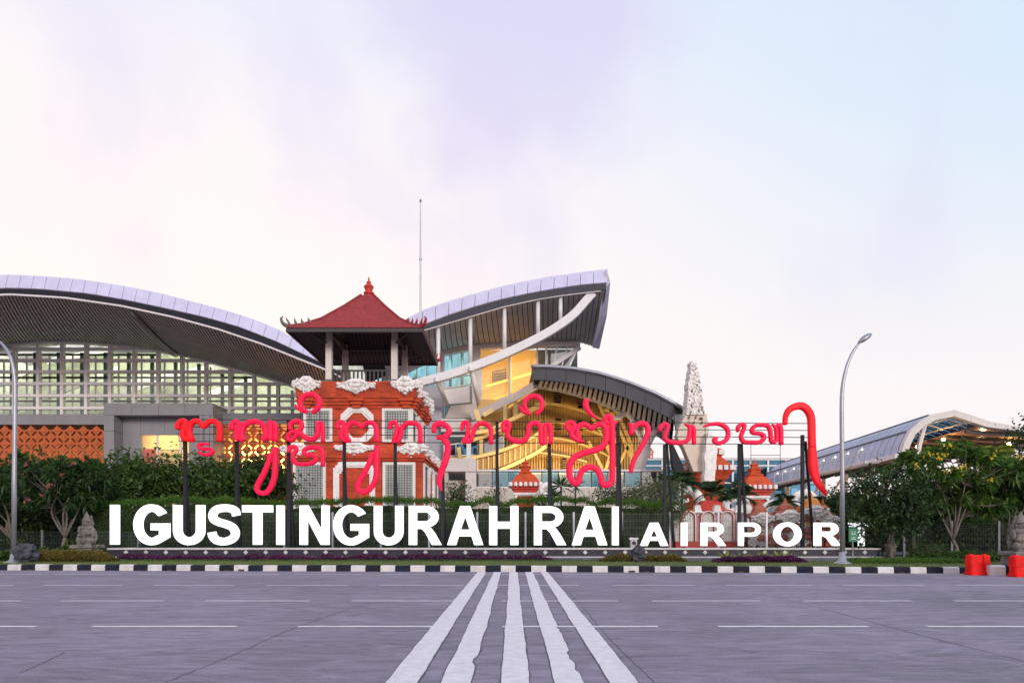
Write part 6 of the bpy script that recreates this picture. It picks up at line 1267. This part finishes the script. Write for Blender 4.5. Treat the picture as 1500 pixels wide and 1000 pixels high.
# rocks
def rock(px, py, Y, r, label, seed):
    q = at(px, py, Y); t = MB(); blob(t, (q.x, Y, q.z), (r[0], r[1], r[2]), .45, 1.8, seed, 22, 16); o = t.build('rock', M['rock'], smooth=False, loc=(q.x, Y, GZ)); return tag(o, label, 'rock', 'dark rocks on the verge')
rock(37, 810, 21.3, (.36, .3, .27), 'dark rounded boulder at the foot of the lamp post', 3.1)
o = rock(935, 811, 21.9, (.20, .18, .25), 'dark knobbly rock standing before the plinth at the short letter A', 5.7)
# utility post
ub = thing('utility_box', 'small pale stone lantern box between letter I and the short letter A', 'box', (gx(928, 24.6), 24.6, GZ))
q = at(928, 800, 24.6); MB().bx(q.x - .11, q.x + .11, 24.5, 24.7, GZ, gz(790, 24.6)).build('body', M['stone_white'], ub); MB().bx(q.x - .15, q.x + .15, 24.46, 24.74, gz(790, 24.6) + .001, gz(787, 24.6)).build('cap', M['stone_white'], ub); MB().bx(q.x - .06, q.x + .06, 24.47, 24.498, gz(797, 24.6), gz(792.5, 24.6)).build('niche', M['dark_wood'], ub)
# green sign
gs = thing('green_sign', 'small green assembly point sign on a post before the letter T', 'sign', (gx(1252, 22.6), 22.6, GZ))
a, b = at(1243.5, 793, 22.6), at(1256.5, 773, 22.6); MB().bx(a.x, b.x, 22.59, 22.61, a.z, b.z).build('panel', M['sign_green'], gs)
MB().tube([((a.x+b.x)/2, 22.635, GZ), ((a.x+b.x)/2, 22.635, b.z - .02)], .02, 8).build('post', M['galv'], gs)
cx_ = (a.x+b.x)/2; pic = MB()
for dx in (-.045, .045): pic.bx(cx_+dx-.012, cx_+dx+.012, 22.583, 22.587, a.z + .26, a.z + .33); pic.box((cx_+dx, 22.585, a.z + .35), (.02, .004, .02))
pic.bx(cx_ - .07, cx_ + .07, 22.583, 22.587, a.z + .235, a.z + .25)
for k in range(2): pic.bx(cx_ - .08 + .02*k, cx_ + .08 - .02*k, 22.583, 22.587, a.z + .08 + .05*k, a.z + .10 + .05*k)
pic.build('pictogram', M['sign_mark'], gs)
# plastic barriers
def barrier(px, Y, label, rz=.05):
    X = gx(px, Y); t = thing('barrier', label, 'barrier', (X, Y, 0), 'red plastic road barriers'); t.rotation_euler = (0, 0, 0)
    W, H, D = .48, .50, .34
    out_ = [(-.5, 0), (-.36, 0), (-.34, .05), (-.12, .05), (-.10, 0), (.10, 0), (.12, .05), (.34, .05), (.36, 0), (.5, 0), (.48, .16), (.44, .22), (.44, .40), (.47, .46), (.45, .92), (.42, 1.0), (.22, 1.0), (.20, .95), (-.20, .95), (-.22, 1.0), (-.42, 1.0), (-.45, .92), (-.47, .46), (-.44, .40), (-.44, .22), (-.48, .16)]
    def dep(v): return D * (.5 if v < .2 else lerp(.5, .30, (v - .2) / .25) if v < .45 else .30)
    mb = MB(); F_ = [Vector((X + u*W*1.08, Y - dep(v), v*H)) for u, v in out_]; B_ = [Vector((X + u*W*1.08, Y + dep(v), v*H)) for u, v in out_]
    # body as stacked rings so that the flank keeps its batter
    prof = [(.02, .50, .5), (.13, .50, .5), (.15, .465, .42), (.46, .465, .38), (.48, .495, .40), (.94, .485, .37), (.985, .475, .35), (1.0, .45, .31)]
    rs = []
    for v, u, d in prof:
        hw, hd, z = u*W*1.08, d*D*.9, v*H; c = .03; rs.append([Vector((X + i, Y + j, z)) for i, j in ((-hw+c, -hd), (-hw*.33, -hd), (-hw*.3, -hd+.03*(v > .2)), (hw*.3, -hd+.03*(v > .2)), (hw*.33, -hd), (hw-c, -hd), (hw, -hd+c), (hw, hd-c), (hw-c, hd), (-hw+c, hd), (-hw, hd-c), (-hw, -hd+c))])
    mb.rings(rs); mb.build('body', M['plastic_red'], t)
    for i in (-1, 1):
        MB().lathe([(.05, H*1.0), (.05, H*1.04), (.03, H*1.05)], (X + i*W*.34, Y, 0), 10).build('filler_cap', M['plastic_red'], t)
        MB().bx(X + i*W*.36 - .07, X + i*W*.36 + .07, Y - .17, Y + .17, -.001, .012).build('foot', M['plastic_red'], t)
    MB().bx(X - W*.5, X + W*.5, Y - D*.33, Y - D*.3, H*.60, H*.65).build('rib', M['plastic_red'], t)
    for i in (-1, 1): MB().lathe([(.03, H*.25), (.035, H*.3), (.035, H*.8), (.03, H*.85)], (X + i*(W*.49), Y, 0), 8).build('coupling', M['plastic_red'], t)
barrier(1432, 17.05, 'red plastic road barrier standing clear at the end of the long kerb')
barrier(1497, 16.3, 'red plastic road barrier in front of the guardian pedestal')
